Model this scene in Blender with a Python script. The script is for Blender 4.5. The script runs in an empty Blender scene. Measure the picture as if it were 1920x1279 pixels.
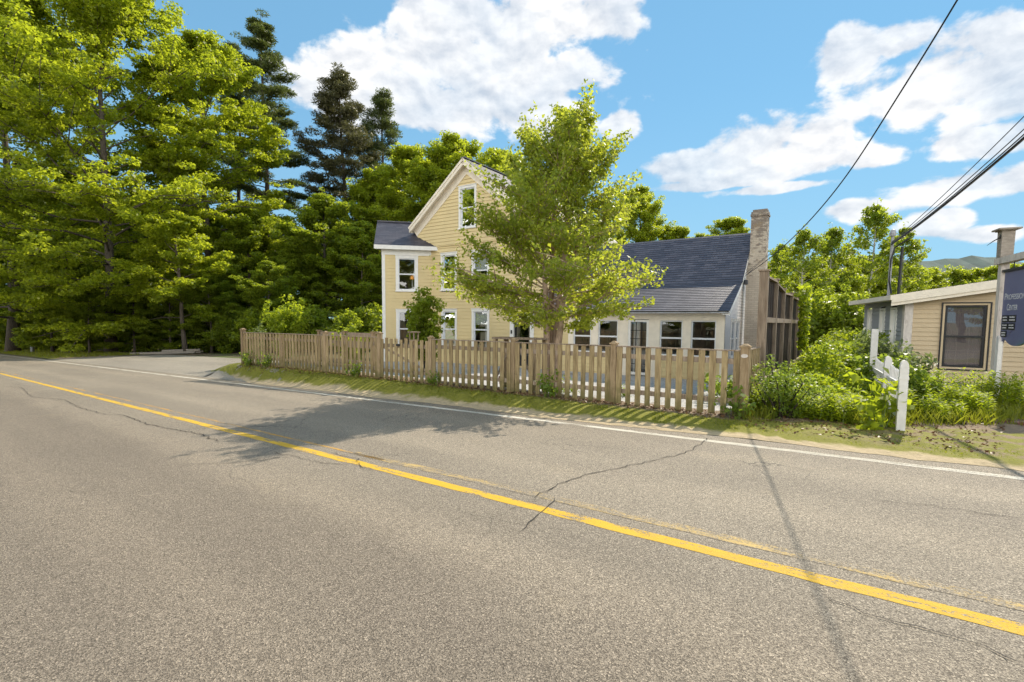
import bpy, math, random
import numpy as np
from mathutils import Vector, Matrix

SC = bpy.context.scene
COL = SC.collection
RNG = np.random.default_rng(7)
random.seed(7)

# ------------------------------------------------------------------ camera
F, CX, CY = 930.0, 960.0, 672.0
EYE = 1.5
PITCH, ROLL = math.radians(4.2), math.radians(0.5)
CAM = np.array((Matrix.Rotation(math.pi/2-PITCH, 3, 'X') @ Matrix.Rotation(ROLL, 3, 'Z')))
cd = bpy.data.cameras.new('camera')
cam = bpy.data.objects.new('camera', cd)
COL.objects.link(cam)
mw = Matrix([list(r) for r in CAM]).to_4x4()
mw.translation = (0, 0, EYE)
cam.matrix_world = mw
cd.sensor_width = 36.0
cd.lens = F/1920*36.0
cd.shift_y = (CY-639.5)/1920
cd.clip_start, cd.clip_end = 0.05, 8000
SC.camera = cam

def ray(px, py):
    return CAM @ np.array([(px-CX)/F, -(py-CY)/F, -1.0])
def at(px, depth, py=600):
    """world x of a column at a given forward distance"""
    d = ray(px, py)
    return d[0]/d[1]*depth
def height(py, depth, px=960):
    d = ray(px, py)
    return EYE + d[2]/d[1]*depth

# road axis: u runs along the road to the left, w away from the camera across it
UD = np.array([-.797, .603, 0]); UD /= np.linalg.norm(UD)
WD = np.array([UD[1], -UD[0], 0])
def uw(x, y): return UD[0]*x+UD[1]*y, WD[0]*x+WD[1]*y
def xy(u, w): return UD[0]*u+WD[0]*w, UD[1]*u+WD[1]*w
def sst(a, b, t):
    t = np.clip((np.asarray(t, float)-a)/(b-a), 0, 1)
    return t*t*(3-2*t)
def gz_uw(u, w):
    u = np.asarray(u, float); w = np.asarray(w, float)
    zr = -.026*np.clip(u, -60, 140)
    lev = sst(-1, 2, u)*(1-sst(17.6, 20.5, u))
    zf = zr*(1-lev)
    S = sst(1.0, 3.5, u)
    yard = np.where(u < 2, 0, 0)*0 + (-.5*S)
    far = sst(20, 26, u)
    yard = yard*(1-far)+zr*far
    right = 1-sst(-3, 1, u)
    yard = yard*(1-right)+zr*right*(1-sst(9, 14, w))
    z = zr + (zf-zr)*sst(7.1, 7.9, w)
    z = z + (yard-z)*sst(8.3, 12.5, w)
    return z
def gz(x, y):
    return float(gz_uw(*uw(x, y)))
def road_pt(px, py):
    d = ray(px, py)
    l = -EYE/(d[2]+.026*(d @ UD))
    return d[0]*l, d[1]*l

# ------------------------------------------------------------------ node helpers
def nd(nt, typ, props=None, **inp):
    n = nt.nodes.new(typ)
    for k, v in (props or {}).items(): setattr(n, k, v)
    for k, v in inp.items():
        if k.startswith('i') and k[1:].isdigit(): s = n.inputs[int(k[1:])]
        else: s = n.inputs[k.replace('_', ' ')]
        if isinstance(v, bpy.types.NodeSocket): nt.links.new(v, s)
        else: s.default_value = v
    return n
def math_(nt, op, a, b=0.0, clamp=False):
    return nd(nt, 'ShaderNodeMath', {'operation': op, 'use_clamp': clamp}, i0=a, i1=b).outputs[0]
def mixc(nt, f, a, b, mode='MIX'):
    n = nt.nodes.new('ShaderNodeMix'); n.data_type = 'RGBA'; n.blend_type = mode
    for i, v in ((0, f), (6, a), (7, b)):
        if isinstance(v, bpy.types.NodeSocket): nt.links.new(v, n.inputs[i])
        else: n.inputs[i].default_value = (*v, 1) if isinstance(v, (tuple, list)) and len(v) == 3 else v
    return n.outputs[2]
def ramp(nt, f, a, b):
    n = nd(nt, 'ShaderNodeMapRange', {'interpolation_type': 'SMOOTHSTEP'}, i0=f, i1=a, i2=b)
    return n.outputs[0]
def noise(nt, vec, scale, detail=4, rough=.55, dist=0):
    return nd(nt, 'ShaderNodeTexNoise', None, Vector=vec, Scale=scale, Detail=detail, Roughness=rough, Distortion=dist).outputs[0]
def coords(nt, kind='Object'):
    return nt.nodes.new('ShaderNodeTexCoord').outputs[kind]
def mapped(nt, vec, scale=(1, 1, 1), rot=(0, 0, 0)):
    return nd(nt, 'ShaderNodeMapping', None, Vector=vec, Scale=scale, Rotation=rot).outputs[0]
def new_mat(name):
    m = bpy.data.materials.new(name); m.use_nodes = True
    nt = m.node_tree
    return m, nt, nt.nodes['Principled BSDF']
def bump(nt, h, strength=.3, dist=.01):
    return nd(nt, 'ShaderNodeBump', None, Height=h, Strength=strength, Distance=dist).outputs[0]

MATS = {}
def simple(name, c, rough=.7, var=.12, scale=6, bmp=0, c2=None, sc2=None, metal=0, spec=.35):
    m, nt, b = new_mat(name)
    v = coords(nt)
    n = noise(nt, mapped(nt, v, sc2 or (1, 1, 1)), scale, 6, .62)
    lo = tuple(x*(1-var) for x in c); hi = tuple(min(1, x*(1+var)) for x in c)
    col = mixc(nt, ramp(nt, n, .3, .7), lo, hi)
    if c2:
        n2 = noise(nt, mapped(nt, v, sc2 or (1, 1, 1)), scale*.35, 7, .65)
        col = mixc(nt, ramp(nt, n2, .52, .66), col, c2)
    nt.links.new(col, b.inputs['Base Color'])
    b.inputs['Roughness'].default_value = rough
    b.inputs['Metallic'].default_value = metal
    b.inputs['Specular IOR Level'].default_value = spec
    if bmp: nt.links.new(bump(nt, n, bmp, .02), b.inputs['Normal'])
    MATS[name] = m
    return m

def asphalt(name, c_lo, c_hi, rub=True):
    m, nt, b = new_mat(name)
    v = coords(nt)
    rv = mapped(nt, v, (1, 1, 1), (0, 0, math.atan2(-UD[1], UD[0])))   # along the road
    vo = nd(nt, 'ShaderNodeTexVoronoi', None, Vector=v, Scale=140.0)
    bw = nd(nt, 'ShaderNodeRGBToBW', None, Color=vo.outputs['Color']).outputs[0]
    vo2 = nd(nt, 'ShaderNodeTexVoronoi', None, Vector=v, Scale=300.0)
    bw2 = nd(nt, 'ShaderNodeRGBToBW', None, Color=vo2.outputs['Color']).outputs[0]
    g = math_(nt, 'ADD', math_(nt, 'MULTIPLY', bw, .62), math_(nt, 'MULTIPLY', bw2, .38))
    col = mixc(nt, ramp(nt, g, .22, .78), c_lo, c_hi)
    pale = math_(nt, 'GREATER_THAN', bw, .84)
    col = mixc(nt, math_(nt, 'MULTIPLY', pale, .35), col, tuple(min(1, x*1.9) for x in c_hi))
    # pits between stones
    col = mixc(nt, math_(nt, 'MULTIPLY', math_(nt, 'LESS_THAN', bw2, .22), .6), col, tuple(x*.35 for x in c_lo))
    big = noise(nt, mapped(nt, rv, (.18, .8, 1)), .8, 5, .6)
    col = mixc(nt, ramp(nt, big, .3, .72), mixc(nt, .8, col, col, 'MIX'), mixc(nt, 1.0, col, (.80, .80, .81), 'MULTIPLY'))
    st = noise(nt, v, .55, 7, .65)
    col = mixc(nt, ramp(nt, st, .55, .75), col, mixc(nt, 1.0, col, (1.16, 1.14, 1.08), 'MULTIPLY'))
    if rub:      # the near lane was paved with a darker mix
        wd_ = nd(nt, 'ShaderNodeVectorMath', {'operation': 'DOT_PRODUCT'}, i0=v, i1=tuple(WD)).outputs['Value']
        ln = nd(nt, 'ShaderNodeMapRange', {'interpolation_type': 'SMOOTHSTEP'}, i0=math_(nt, 'ADD', wd_, math_(nt, 'MULTIPLY', st, .8)), i1=3.9, i2=2.2).outputs[0]
        col = mixc(nt, ln, col, mixc(nt, 1.0, col, (.80, .78, .775), 'MULTIPLY'))
        for c0, amp in ((1.0, .10), (2.5, .10), (4.5, .09), (6.0, .09)):     # polished wheel tracks
            tk = ramp(nt, math_(nt, 'ABSOLUTE', math_(nt, 'ADD', math_(nt, 'SUBTRACT', wd_, c0), math_(nt, 'MULTIPLY', math_(nt, 'SUBTRACT', st, .5), .5))), .42, .05)
            col = mixc(nt, tk, col, mixc(nt, 1.0, col, (1+amp*1.3, 1+amp*1.25, 1+amp*1.15), 'MULTIPLY'))
    blot = noise(nt, v, 2.2, 6, .7)
    col = mixc(nt, math_(nt, 'MULTIPLY', ramp(nt, blot, .66, .78), .35), col, (.05, .048, .045))
    # hairline crazing here and there
    wv = nd(nt, 'ShaderNodeVectorMath', {'operation': 'ADD'}, i0=v, i1=nd(nt, 'ShaderNodeVectorMath', {'operation': 'SCALE'}, i0=nd(nt, 'ShaderNodeTexNoise', None, Vector=v, Scale=3.0, Detail=4.0).outputs['Color'], Scale=.35).outputs[0]).outputs[0]
    ve = nd(nt, 'ShaderNodeTexVoronoi', {'feature': 'DISTANCE_TO_EDGE'}, Vector=wv, Scale=.75)
    hc = math_(nt, 'MULTIPLY', math_(nt, 'LESS_THAN', ve.outputs['Distance'], .0035), ramp(nt, noise(nt, v, .45, 3, .5), .50, .60))
    col = mixc(nt, math_(nt, 'MULTIPLY', hc, .55), col, (.04, .036, .03))
    nt.links.new(col, b.inputs['Base Color'])
    b.inputs['Roughness'].default_value = .78
    b.inputs['Specular IOR Level'].default_value = .3
    h = math_(nt, 'ADD', math_(nt, 'MULTIPLY', vo.outputs['Distance'], 1.0), math_(nt, 'MULTIPLY', vo2.outputs['Distance'], .4))
    nt.links.new(bump(nt, h, .55, .012), b.inputs['Normal'])
    MATS[name] = m
    return m, nt, b
asphalt('asphalt', (.135, .113, .086), (.40, .342, .265))
asphalt('driveway_asphalt', (.19, .168, .135), (.42, .375, .31), False)

def paint(name, c, wear0, wear1, sc):
    m, nt, b = asphalt(name, (.135, .113, .086), (.40, .342, .265))
    asp = b.inputs['Base Color'].links[0].from_socket
    v = coords(nt)
    rv = mapped(nt, v, (1, 1, 1), (0, 0, math.atan2(-UD[1], UD[0])))
    n1 = noise(nt, mapped(nt, rv, (.35, 1.6, 1)), sc, 8, .75)
    n2 = noise(nt, v, 60, 3, .6)
    k = math_(nt, 'ADD', n1, math_(nt, 'MULTIPLY', math_(nt, 'SUBTRACT', n2, .5), .45))
    f = ramp(nt, k, wear0, wear1)
    n3 = noise(nt, v, 14, 5)
    n4 = noise(nt, mapped(nt, rv, (.12, 1, 1)), 2.0, 5, .6)
    cc = mixc(nt, n3, tuple(x*.80 for x in c), c)
    cc = mixc(nt, math_(nt, 'MULTIPLY', ramp(nt, n4, .45, .7), .2), cc, (.30, .23, .12))
    nt.links.new(mixc(nt, f, asp, cc), b.inputs['Base Color'])
paint('yellow_paint', (.70, .43, .035), .38, .48, 7)
paint('faded_yellow_paint', (.60, .42, .15), .46, .66, 3)
paint('thin_yellow_paint', (.62, .34, .05), .44, .62, 4)
paint('white_paint', (.66, .62, .53), .37, .53, 3.5)

def leafmat(name, a, b2, tr, trf=.45, rough=.45):
    m, nt, b = new_mat(name)
    g = nt.nodes.new('ShaderNodeNewGeometry')
    r = g.outputs['Random Per Island']
    col = mixc(nt, r, a, b2)
    tcol = mixc(nt, r, tr, tuple(min(1, x*1.3) for x in tr))
    nt.links.new(col, b.inputs['Base Color'])
    b.inputs['Roughness'].default_value = rough
    b.inputs['Specular IOR Level'].default_value = .3
    t = nd(nt, 'ShaderNodeBsdfTranslucent', None, Color=tcol)
    mx = nd(nt, 'ShaderNodeMixShader', None, i0=trf, i1=b.outputs[0], i2=t.outputs[0])
    nt.links.new(mx.outputs[0], nt.nodes['Material Output'].inputs[0])
    MATS[name] = m
leafmat('maple_leaf', (.105, .15, .012), (.20, .23, .02), (.55, .62, .03), .5)
leafmat('forest_leaf', (.085, .125, .014), (.15, .185, .02), (.46, .54, .03), .5)
leafmat('shade_leaf', (.075, .115, .016), (.125, .165, .02), (.38, .48, .03), .5)
leafmat('birch_leaf', (.10, .15, .022), (.21, .245, .04), (.58, .63, .05), .47, .42)
leafmat('pine_needle', (.05, .072, .024), (.10, .12, .035), (.17, .21, .035), .32)
leafmat('brown_needle', (.075, .075, .035), (.12, .11, .05), (.14, .14, .04), .3)
leafmat('weed_leaf', (.11, .165, .016), (.19, .235, .022), (.52, .60, .025), .5, .55)
leafmat('shrub_leaf', (.08, .14, .02), (.14, .19, .03), (.34, .44, .04), .48)
leafmat('pale_leaf', (.10, .13, .05), (.16, .19, .08), (.24, .30, .08), .4)
leafmat('grass_blade', (.10, .125, .012), (.17, .19, .022), (.34, .36, .02), .4)
leafmat('dead_leaf', (.09, .045, .02), (.20, .11, .05), (.12, .06, .03), .2)

simple('bark', (.10, .082, .065), .9, .4, 9, .8, sc2=(3, 3, .5))
simple('pine_bark', (.075, .058, .05), .9, .4, 7, .8, sc2=(3, 3, .6))
simple('birch_bark', (.36, .26, .19), .8, .3, 7, .5, (.20, .12, .08), (2, 2, .7))
simple('white_birch_bark', (.42, .40, .36), .8, .25, 6, .4, (.12, .11, .10), (1, 1, 3))
simple('dark_stem', (.035, .026, .020), .9, .3, 14, .4)
simple('green_stem', (.11, .15, .035), .7, .2, 14)
simple('white_trim', (.76, .74, .70), .5, .05, 5)
simple('cream_trim', (.78, .70, .58), .55, .06, 4)
simple('vinyl_white', (.70, .71, .73), .4, .03, 5)
simple('worn_white', (.60, .545, .50), .7, .10, 9, .3, (.42, .37, .33), (2, 2, .7))
simple('picket_white', (.66, .64, .62), .65, .08, 8, .2)
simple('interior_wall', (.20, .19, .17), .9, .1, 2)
simple('dark_metal', (.022, .022, .024), .45, .2, 9, metal=.3, spec=.5)
simple('grey_pipe', (.33, .33, .34), .5, .2, 7, .1, (.2, .19, .18))
simple('net_curtain', (.16, .13, .14), .9, .12, 8)
simple('curtain', (.62, .60, .58), .9, .12, 8)
simple('blind', (.50, .52, .50), .9, .05, 5)
simple('orange_shade', (.75, .30, .05), .7, .06, 6)
simple('stone', (.16, .155, .15), .9, .35, 5, .9)
simple('rust_timber', (.13, .055, .04), .8, .3, 9, .4, (.24, .20, .17), (1, 1, 3))
simple('grey_timber', (.30, .26, .22), .85, .2, 9, .4, None, (1, 1, 3))
simple('red_plastic', (.35, .06, .03), .5, .1, 6)
simple('sign_board', (.13, .14, .27), .4, .10, 2.2, 0, (.07, .19, .20))
simple('sign_black', (.018, .020, .028), .4, .1, 8)
simple('sign_letter', (.62, .62, .66), .5, .05, 9)
simple('sign_swirl', (.16, .16, .28), .5, .1, 6)
simple('lamp_glass', (.35, .33, .28), .2, .1, 6, spec=.6)
simple('stucco_grey', (.10, .10, .105), .9, .3, 4, .6)
simple('hill_forest', (.055, .085, .075), .95, .25, .02, 0)
simple('crack_fill', (.030, .027, .024), .9, .3, 30)

def siding(name, c):
    m, nt, b = new_mat(name)
    v = coords(nt)
    n = noise(nt, v, 1.1, 6, .6)
    n2 = noise(nt, mapped(nt, v, (1, 1, 8)), 5, 5, .6)
    f = math_(nt, 'ADD', math_(nt, 'MULTIPLY', n, .6), math_(nt, 'MULTIPLY', n2, .4))
    col = mixc(nt, ramp(nt, f, .3, .7), tuple(x*.90 for x in c), tuple(x*1.05 for x in c))
    nt.links.new(col, b.inputs['Base Color'])
    b.inputs['Roughness'].default_value = .6
    b.inputs['Specular IOR Level'].default_value = .3
    MATS[name] = m
siding('yellow_siding', (.67, .535, .285))
siding('tan_siding', (.56, .44, .285))
siding('white_siding', (.60, .58, .57))
siding('grey_siding', (.33, .34, .36))

def shingle(name, c1, c2, sx=3.2, sy=7.0):
    m, nt, b = new_mat(name)
    uv = coords(nt, 'UV')
    br = nd(nt, 'ShaderNodeTexBrick', {'offset': .5}, Vector=uv, Scale=1.0, Color1=(*c1, 1), Color2=(*c2, 1),
            Mortar=(*[x*.45 for x in c1], 1))
    br.inputs['Mortar Size'].default_value = .006
    br.inputs['Brick Width'].default_value = .31
    br.inputs['Row Height'].default_value = .14
    br.inputs['Bias'].default_value = -.2
    n = noise(nt, uv, 1.6, 6, .6)
    col = mixc(nt, ramp(nt, n, .35, .7), br.outputs[0], mixc(nt, 1.0, br.outputs[0], (1.25, 1.2, 1.15), 'MULTIPLY'))
    g = noise(nt, uv, 220, 2, .5)
    col = mixc(nt, 1.0, col, mixc(nt, g, (.75, .75, .75), (1.25, 1.25, 1.25)), 'MULTIPLY')
    nt.links.new(col, b.inputs['Base Color'])
    b.inputs['Roughness'].default_value = .52
    b.inputs['Specular IOR Level'].default_value = .9
    nt.links.new(bump(nt, g, .4, .004), b.inputs['Normal'])
    MATS[name] = m
shingle('roof_shingle', (.043, .040, .056), (.095, .090, .112))
shingle('old_shingle', (.19, .175, .165), (.29, .27, .255))

def wood(name, lo, hi, moss=None, rough=.85):
    m, nt, b = new_mat(name)
    v = coords(nt)
    info = nt.nodes.new('ShaderNodeObjectInfo')
    n = noise(nt, mapped(nt, v, (14, 14, 1.3)), 2.2, 7, .65, .6)
    col = mixc(nt, ramp(nt, n, .3, .72), lo, hi)
    col = mixc(nt, math_(nt, 'MULTIPLY', info.outputs['Random'], .8), col, mixc(nt, 1.0, col, (.62, .60, .56), 'MULTIPLY'))
    kn = noise(nt, mapped(nt, v, (9, 9, 6)), 1.7, 2, .5)
    col = mixc(nt, ramp(nt, kn, .70, .76), col, tuple(x*.45 for x in lo))
    if moss:
        sep = nd(nt, 'ShaderNodeSeparateXYZ', None, Vector=v)
        mn = noise(nt, v, 6, 5, .65)
        k = math_(nt, 'ADD', sep.outputs[2], math_(nt, 'MULTIPLY', math_(nt, 'SUBTRACT', mn, .5), .9))
        f = nd(nt, 'ShaderNodeMapRange', {'interpolation_type': 'SMOOTHSTEP'}, i0=k, i1=.55, i2=-.05).outputs[0]
        col = mixc(nt, math_(nt, 'MULTIPLY', f, .75), col, moss)
    nt.links.new(col, b.inputs['Base Color'])
    b.inputs['Roughness'].default_value = rough
    b.inputs['Specular IOR Level'].default_value = .25
    nt.links.new(bump(nt, n, .5, .006), b.inputs['Normal'])
    MATS[name] = m
wood('picket_wood', (.23, .165, .085), (.48, .37, .205), (.10, .095, .025))
wood('post_wood', (.25, .175, .10), (.46, .345, .215), (.11, .10, .03))
wood('dark_board', (.035, .025, .020), (.085, .062, .05))
wood('frame_board', (.22, .165, .12), (.42, .335, .26))

def glass(name, tint=(.03, .035, .04)):
    m, nt, b = new_mat(name)
    nt.nodes.remove(b)
    lw = nd(nt, 'ShaderNodeFresnel', None, IOR=1.52)
    v = coords(nt)
    bn = bump(nt, noise(nt, v, 1.3, 2, .5), .05, .05)
    gl = nd(nt, 'ShaderNodeBsdfGlossy', None, Color=(.92, .95, .97, 1), Roughness=.01)
    nt.links.new(bn, gl.inputs['Normal'])
    tr = nd(nt, 'ShaderNodeBsdfTransparent', None, Color=(.80, .82, .82, 1))
    f = math_(nt, 'ADD', math_(nt, 'MULTIPLY', lw.outputs[0], 1.2), .07, True)
    mx = nd(nt, 'ShaderNodeMixShader', None, i0=f, i1=tr.outputs[0], i2=gl.outputs[0])
    nt.links.new(mx.outputs[0], nt.nodes['Material Output'].inputs[0])
    MATS[name] = m
glass('window_glass')
glass('screen_glass')
_nt = MATS['screen_glass'].node_tree
_t = [n for n in _nt.nodes if n.type == 'BSDF_TRANSPARENT'][0]; _mx = [n for n in _nt.nodes if n.type == 'MIX_SHADER'][0]
_d = nd(_nt, 'ShaderNodeBsdfDiffuse', None, Color=(.17, .145, .15, 1)); _m2 = nd(_nt, 'ShaderNodeMixShader', None, i0=.6, i1=_t.outputs[0], i2=_d.outputs[0])
_nt.links.new(_m2.outputs[0], _mx.inputs[1])

def brickmat():
    m, nt, b = new_mat('painted_brick')
    v = coords(nt, 'UV')
    br = nd(nt, 'ShaderNodeTexBrick', {'offset': .5}, Vector=v, Scale=1.0, Color1=(.27, .19, .145, 1), Color2=(.20, .15, .12, 1), Mortar=(.28, .26, .23, 1))
    br.inputs['Brick Width'].default_value = .21; br.inputs['Row Height'].default_value = .072; br.inputs['Mortar Size'].default_value = .007
    pb = nd(nt, 'ShaderNodeTexBrick', {'offset': .5}, Vector=v, Scale=1.0, Color1=(.49, .42, .33, 1), Color2=(.40, .34, .27, 1), Mortar=(.30, .26, .21, 1))
    pb.inputs['Brick Width'].default_value = .21; pb.inputs['Row Height'].default_value = .072; pb.inputs['Mortar Size'].default_value = .007
    sep = nd(nt, 'ShaderNodeSeparateXYZ', None, Vector=v)
    n = noise(nt, mapped(nt, v, (2, 5, 1)), 1.3, 8, .7)
    # the paint has weathered off towards the top
    k = math_(nt, 'ADD', n, math_(nt, 'MULTIPLY', math_(nt, 'SUBTRACT', sep.outputs[1], 4.0), .085))
    col = mixc(nt, ramp(nt, k, .52, .60), pb.outputs[0], mixc(nt, .5, br.outputs[0], (.15, .135, .11)))
    st = noise(nt, v, 1.5, 5, .6)
    col = mixc(nt, math_(nt, 'MULTIPLY', ramp(nt, st, .55, .7), .4), col, (.30, .21, .10))
    nt.links.new(col, b.inputs['Base Color'])
    b.inputs['Roughness'].default_value = .85
    nt.links.new(bump(nt, math_(nt, 'ADD', br.outputs['Fac'], n), -.5, .012), b.inputs['Normal'])
    MATS['painted_brick'] = m
brickmat()

def ground_mats():
    m, nt, b = new_mat('forest_floor')
    v = coords(nt)
    n = noise(nt, v, .35, 7, .65); n2 = noise(nt, v, 9, 6, .7)
    soil = mixc(nt, n2, (.07, .048, .028), (.24, .165, .10))
    grs = mixc(nt, n2, (.04, .07, .012), (.10, .13, .02))
    nt.links.new(mixc(nt, ramp(nt, n, .45, .58), soil, grs), b.inputs['Base Color'])
    b.inputs['Roughness'].default_value = .95
    nt.links.new(bump(nt, n2, .8, .06), b.inputs['Normal'])
    MATS['forest_floor'] = m
    # verge: sand next to the asphalt, then moss
    m, nt, b = new_mat('verge_moss')
    v = coords(nt)
    uvn = coords(nt, 'UV')
    sep = nd(nt, 'ShaderNodeSeparateXYZ', None, Vector=uvn)
    n1 = noise(nt, v, 1.3, 7, .7); n2 = noise(nt, v, 22, 5, .7); n3 = noise(nt, v, 3.2, 7, .7)
    sand = mixc(nt, n2, (.27, .20, .115), (.56, .45, .28))
    moss = mixc(nt, n2, (.095, .10, .008), (.25, .235, .018))
    dirt = mixc(nt, n2, (.085, .058, .035), (.33, .24, .155))
    k = math_(nt, 'ADD', sep.outputs[1], math_(nt, 'MULTIPLY', math_(nt, 'SUBTRACT', n1, .5), .9))
    col = mixc(nt, ramp(nt, k, .24, .44), sand, moss)
    # brown litter against the fence and on the right
    k2 = math_(nt, 'ADD', sep.outputs[1], math_(nt, 'MULTIPLY', math_(nt, 'SUBTRACT', n3, .5), .8))
    k2 = math_(nt, 'SUBTRACT', k2, nd(nt, 'ShaderNodeMapRange', None, i0=sep.outputs[0], i1=2.0, i2=.0, i3=0.0, i4=1.3).outputs[0])
    col = mixc(nt, ramp(nt, k2, 1.0, 1.22), col, dirt)
    rgt = nd(nt, 'ShaderNodeMapRange', None, i0=sep.outputs[0], i1=1.5, i2=-1.0).outputs[0]
    k3 = math_(nt, 'MULTIPLY', rgt, ramp(nt, n3, .46, .58))
    col = mixc(nt, math_(nt, 'MULTIPLY', k3, ramp(nt, sep.outputs[1], .4, .8)), col, dirt)
    nt.links.new(col, b.inputs['Base Color'])
    b.inputs['Roughness'].default_value = .95
    nt.links.new(bump(nt, n2, .8, .03), b.inputs['Normal'])
    MATS['verge_moss'] = m
    m, nt, b = new_mat('gravel')
    v = coords(nt)
    vo = nd(nt, 'ShaderNodeTexVoronoi', None, Vector=v, Scale=22.0)
    bw = nd(nt, 'ShaderNodeRGBToBW', None, Color=vo.outputs['Color']).outputs[0]
    col = mixc(nt, bw, (.20, .20, .21), (.52, .50, .47))
    n = noise(nt, v, 1.2, 6, .7)
    col = mixc(nt, ramp(nt, n, .56, .70), col, (.14, .10, .06))
    nt.links.new(col, b.inputs['Base Color']); b.inputs['Roughness'].default_value = .9
    nt.links.new(bump(nt, vo.outputs['Distance'], -.9, .03), b.inputs['Normal'])
    MATS['gravel'] = m
ground_mats()

# ------------------------------------------------------------------ mesh helpers
class MB:
    def __init__(s): s.v = []; s.f = []; s.uv = {}
    def quad(s, a, b, c, d, uv=None):
        i = len(s.v); s.v += [tuple(a), tuple(b), tuple(c), tuple(d)]
        if uv: s.uv[len(s.f)] = uv
        s.f.append((i, i+1, i+2, i+3))
    def poly(s, pts, uv=None):
        i = len(s.v); s.v += [tuple(p) for p in pts]
        if uv: s.uv[len(s.f)] = uv
        s.f.append(tuple(range(i, i+len(pts))))
    def hexa(s, c):
        """c: 8 corners, bottom ring 0-3 and top ring 4-7"""
        i = len(s.v); s.v += [tuple(p) for p in c]
        for q in ((3, 2, 1, 0), (4, 5, 6, 7), (0, 1, 5, 4), (1, 2, 6, 5), (2, 3, 7, 6), (3, 0, 4, 7)):
            s.f.append(tuple(i+k for k in q))
    def box(s, x0, x1, y0, y1, z0, z1):
        s.hexa([(x0, y0, z0), (x1, y0, z0), (x1, y1, z0), (x0, y1, z0), (x0, y0, z1), (x1, y0, z1), (x1, y1, z1), (x0, y1, z1)])
    def obox(s, O, A, N, a0, a1, n0, n1, z0, z1):
        """box in a frame: A along, N across (horizontal), z up"""
        O = np.array(O, float); A = np.array(A, float); N = np.array(N, float); Z = np.array([0, 0, 1.])
        P = lambda a, n, z: O+A*a+N*n+Z*z
        s.hexa([P(a0, n0, z0), P(a1, n0, z0), P(a1, n1, z0), P(a0, n1, z0), P(a0, n0, z1), P(a1, n0, z1), P(a1, n1, z1), P(a0, n1, z1)])
    def beam(s, p0, p1, side, up, w0, w1, h0, h1):
        p0, p1, side, up = [np.array(q, float) for q in (p0, p1, side, up)]
        P = lambda p, w, h: p+side*w+up*h
        s.hexa([P(p0, w0, h0), P(p0, w1, h0), P(p1, w1, h0), P(p1, w0, h0), P(p0, w0, h1), P(p0, w1, h1), P(p1, w1, h1), P(p1, w0, h1)])
    def tube(s, pts, rad, n=6, cap=True):
        pts = np.array(pts, float); m = len(pts)
        if np.isscalar(rad): rad = [rad]*m
        T = np.gradient(pts, axis=0); T /= np.linalg.norm(T, axis=1)[:, None]+1e-9
        ref = np.array([0, 0, 1.]) if abs(T[0][2]) < .9 else np.array([1., 0, 0])
        base = len(s.v)
        for k in range(m):
            a = np.cross(T[k], ref); a /= np.linalg.norm(a)+1e-9
            b = np.cross(T[k], a)
            ref = np.cross(a, T[k]) if False else ref
            for j in range(n):
                t = 2*math.pi*j/n
                s.v.append(tuple(pts[k]+rad[k]*(math.cos(t)*a+math.sin(t)*b)))
        for k in range(m-1):
            for j in range(n):
                j2 = (j+1) % n
                s.f.append((base+k*n+j, base+k*n+j2, base+(k+1)*n+j2, base+(k+1)*n+j))
        if cap:
            s.f.append(tuple(base+j for j in range(n))[::-1]); s.f.append(tuple(base+(m-1)*n+j for j in range(n)))
    def lathe(s, c, prof, n=12):
        base = len(s.v)
        for r, z in prof:
            for j in range(n):
                t = 2*math.pi*j/n
                s.v.append((c[0]+r*math.cos(t), c[1]+r*math.sin(t), c[2]+z))
        for k in range(len(prof)-1):
            for j in range(n):
                j2 = (j+1) % n
                s.f.append((base+k*n+j, base+k*n+j2, base+(k+1)*n+j2, base+(k+1)*n+j))
    def mesh(s, name, off=(0, 0, 0), smooth=False):
        me = bpy.data.meshes.new(name)
        V = np.array(s.v, float)-np.array(off)
        me.from_pydata([tuple(p) for p in V], [], s.f)
        if s.uv:
            ul = me.uv_layers.new(name='UVMap')
            for pi, uvs in s.uv.items():
                for k, li in enumerate(me.polygons[pi].loop_indices): ul.data[li].uv = uvs[k]
        if smooth: me.polygons.foreach_set('use_smooth', [True]*len(me.polygons))
        me.update()
        return me

def root_loc(o):
    p = np.zeros(3)
    while o is not None:
        p += np.array(o.location); o = o.parent
    return p
def thing(name, label, cat, loc=(0, 0, 0), group=None):
    o = bpy.data.objects.new(name, None); COL.objects.link(o)
    o.location = loc; o.empty_display_size = .2
    o['label'] = label; o['category'] = cat
    if group: o['group'] = group
    return o
def part(name, mb, mat, parent=None, smooth=False, label=None, local=False, stuff=False):
    off = (0, 0, 0) if (local or parent is None) else root_loc(parent)
    me = mb if isinstance(mb, bpy.types.Mesh) else mb.mesh(name, off, smooth)
    me.materials.append(MATS[mat] if isinstance(mat, str) else mat)
    o = bpy.data.objects.new(name, me); COL.objects.link(o)
    if parent is not None: o.parent = parent
    if label: o['label'] = label
    if stuff: o['kind'] = 'stuff'
    return o
def solo(name, mb, mat, label, cat, loc, group=None, smooth=False):
    me = mb.mesh(name, loc, smooth); me.materials.append(MATS[mat])
    o = bpy.data.objects.new(name, me); COL.objects.link(o); o.location = loc
    o['label'] = label; o['category'] = cat
    if group: o['group'] = group
    return o
def struct(name, mb, mat, label=None, kind='structure', cat=None):
    o = part(name, mb, mat); o['kind'] = kind
    if label: o['label'] = label
    if cat: o['category'] = cat
    return o
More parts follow.
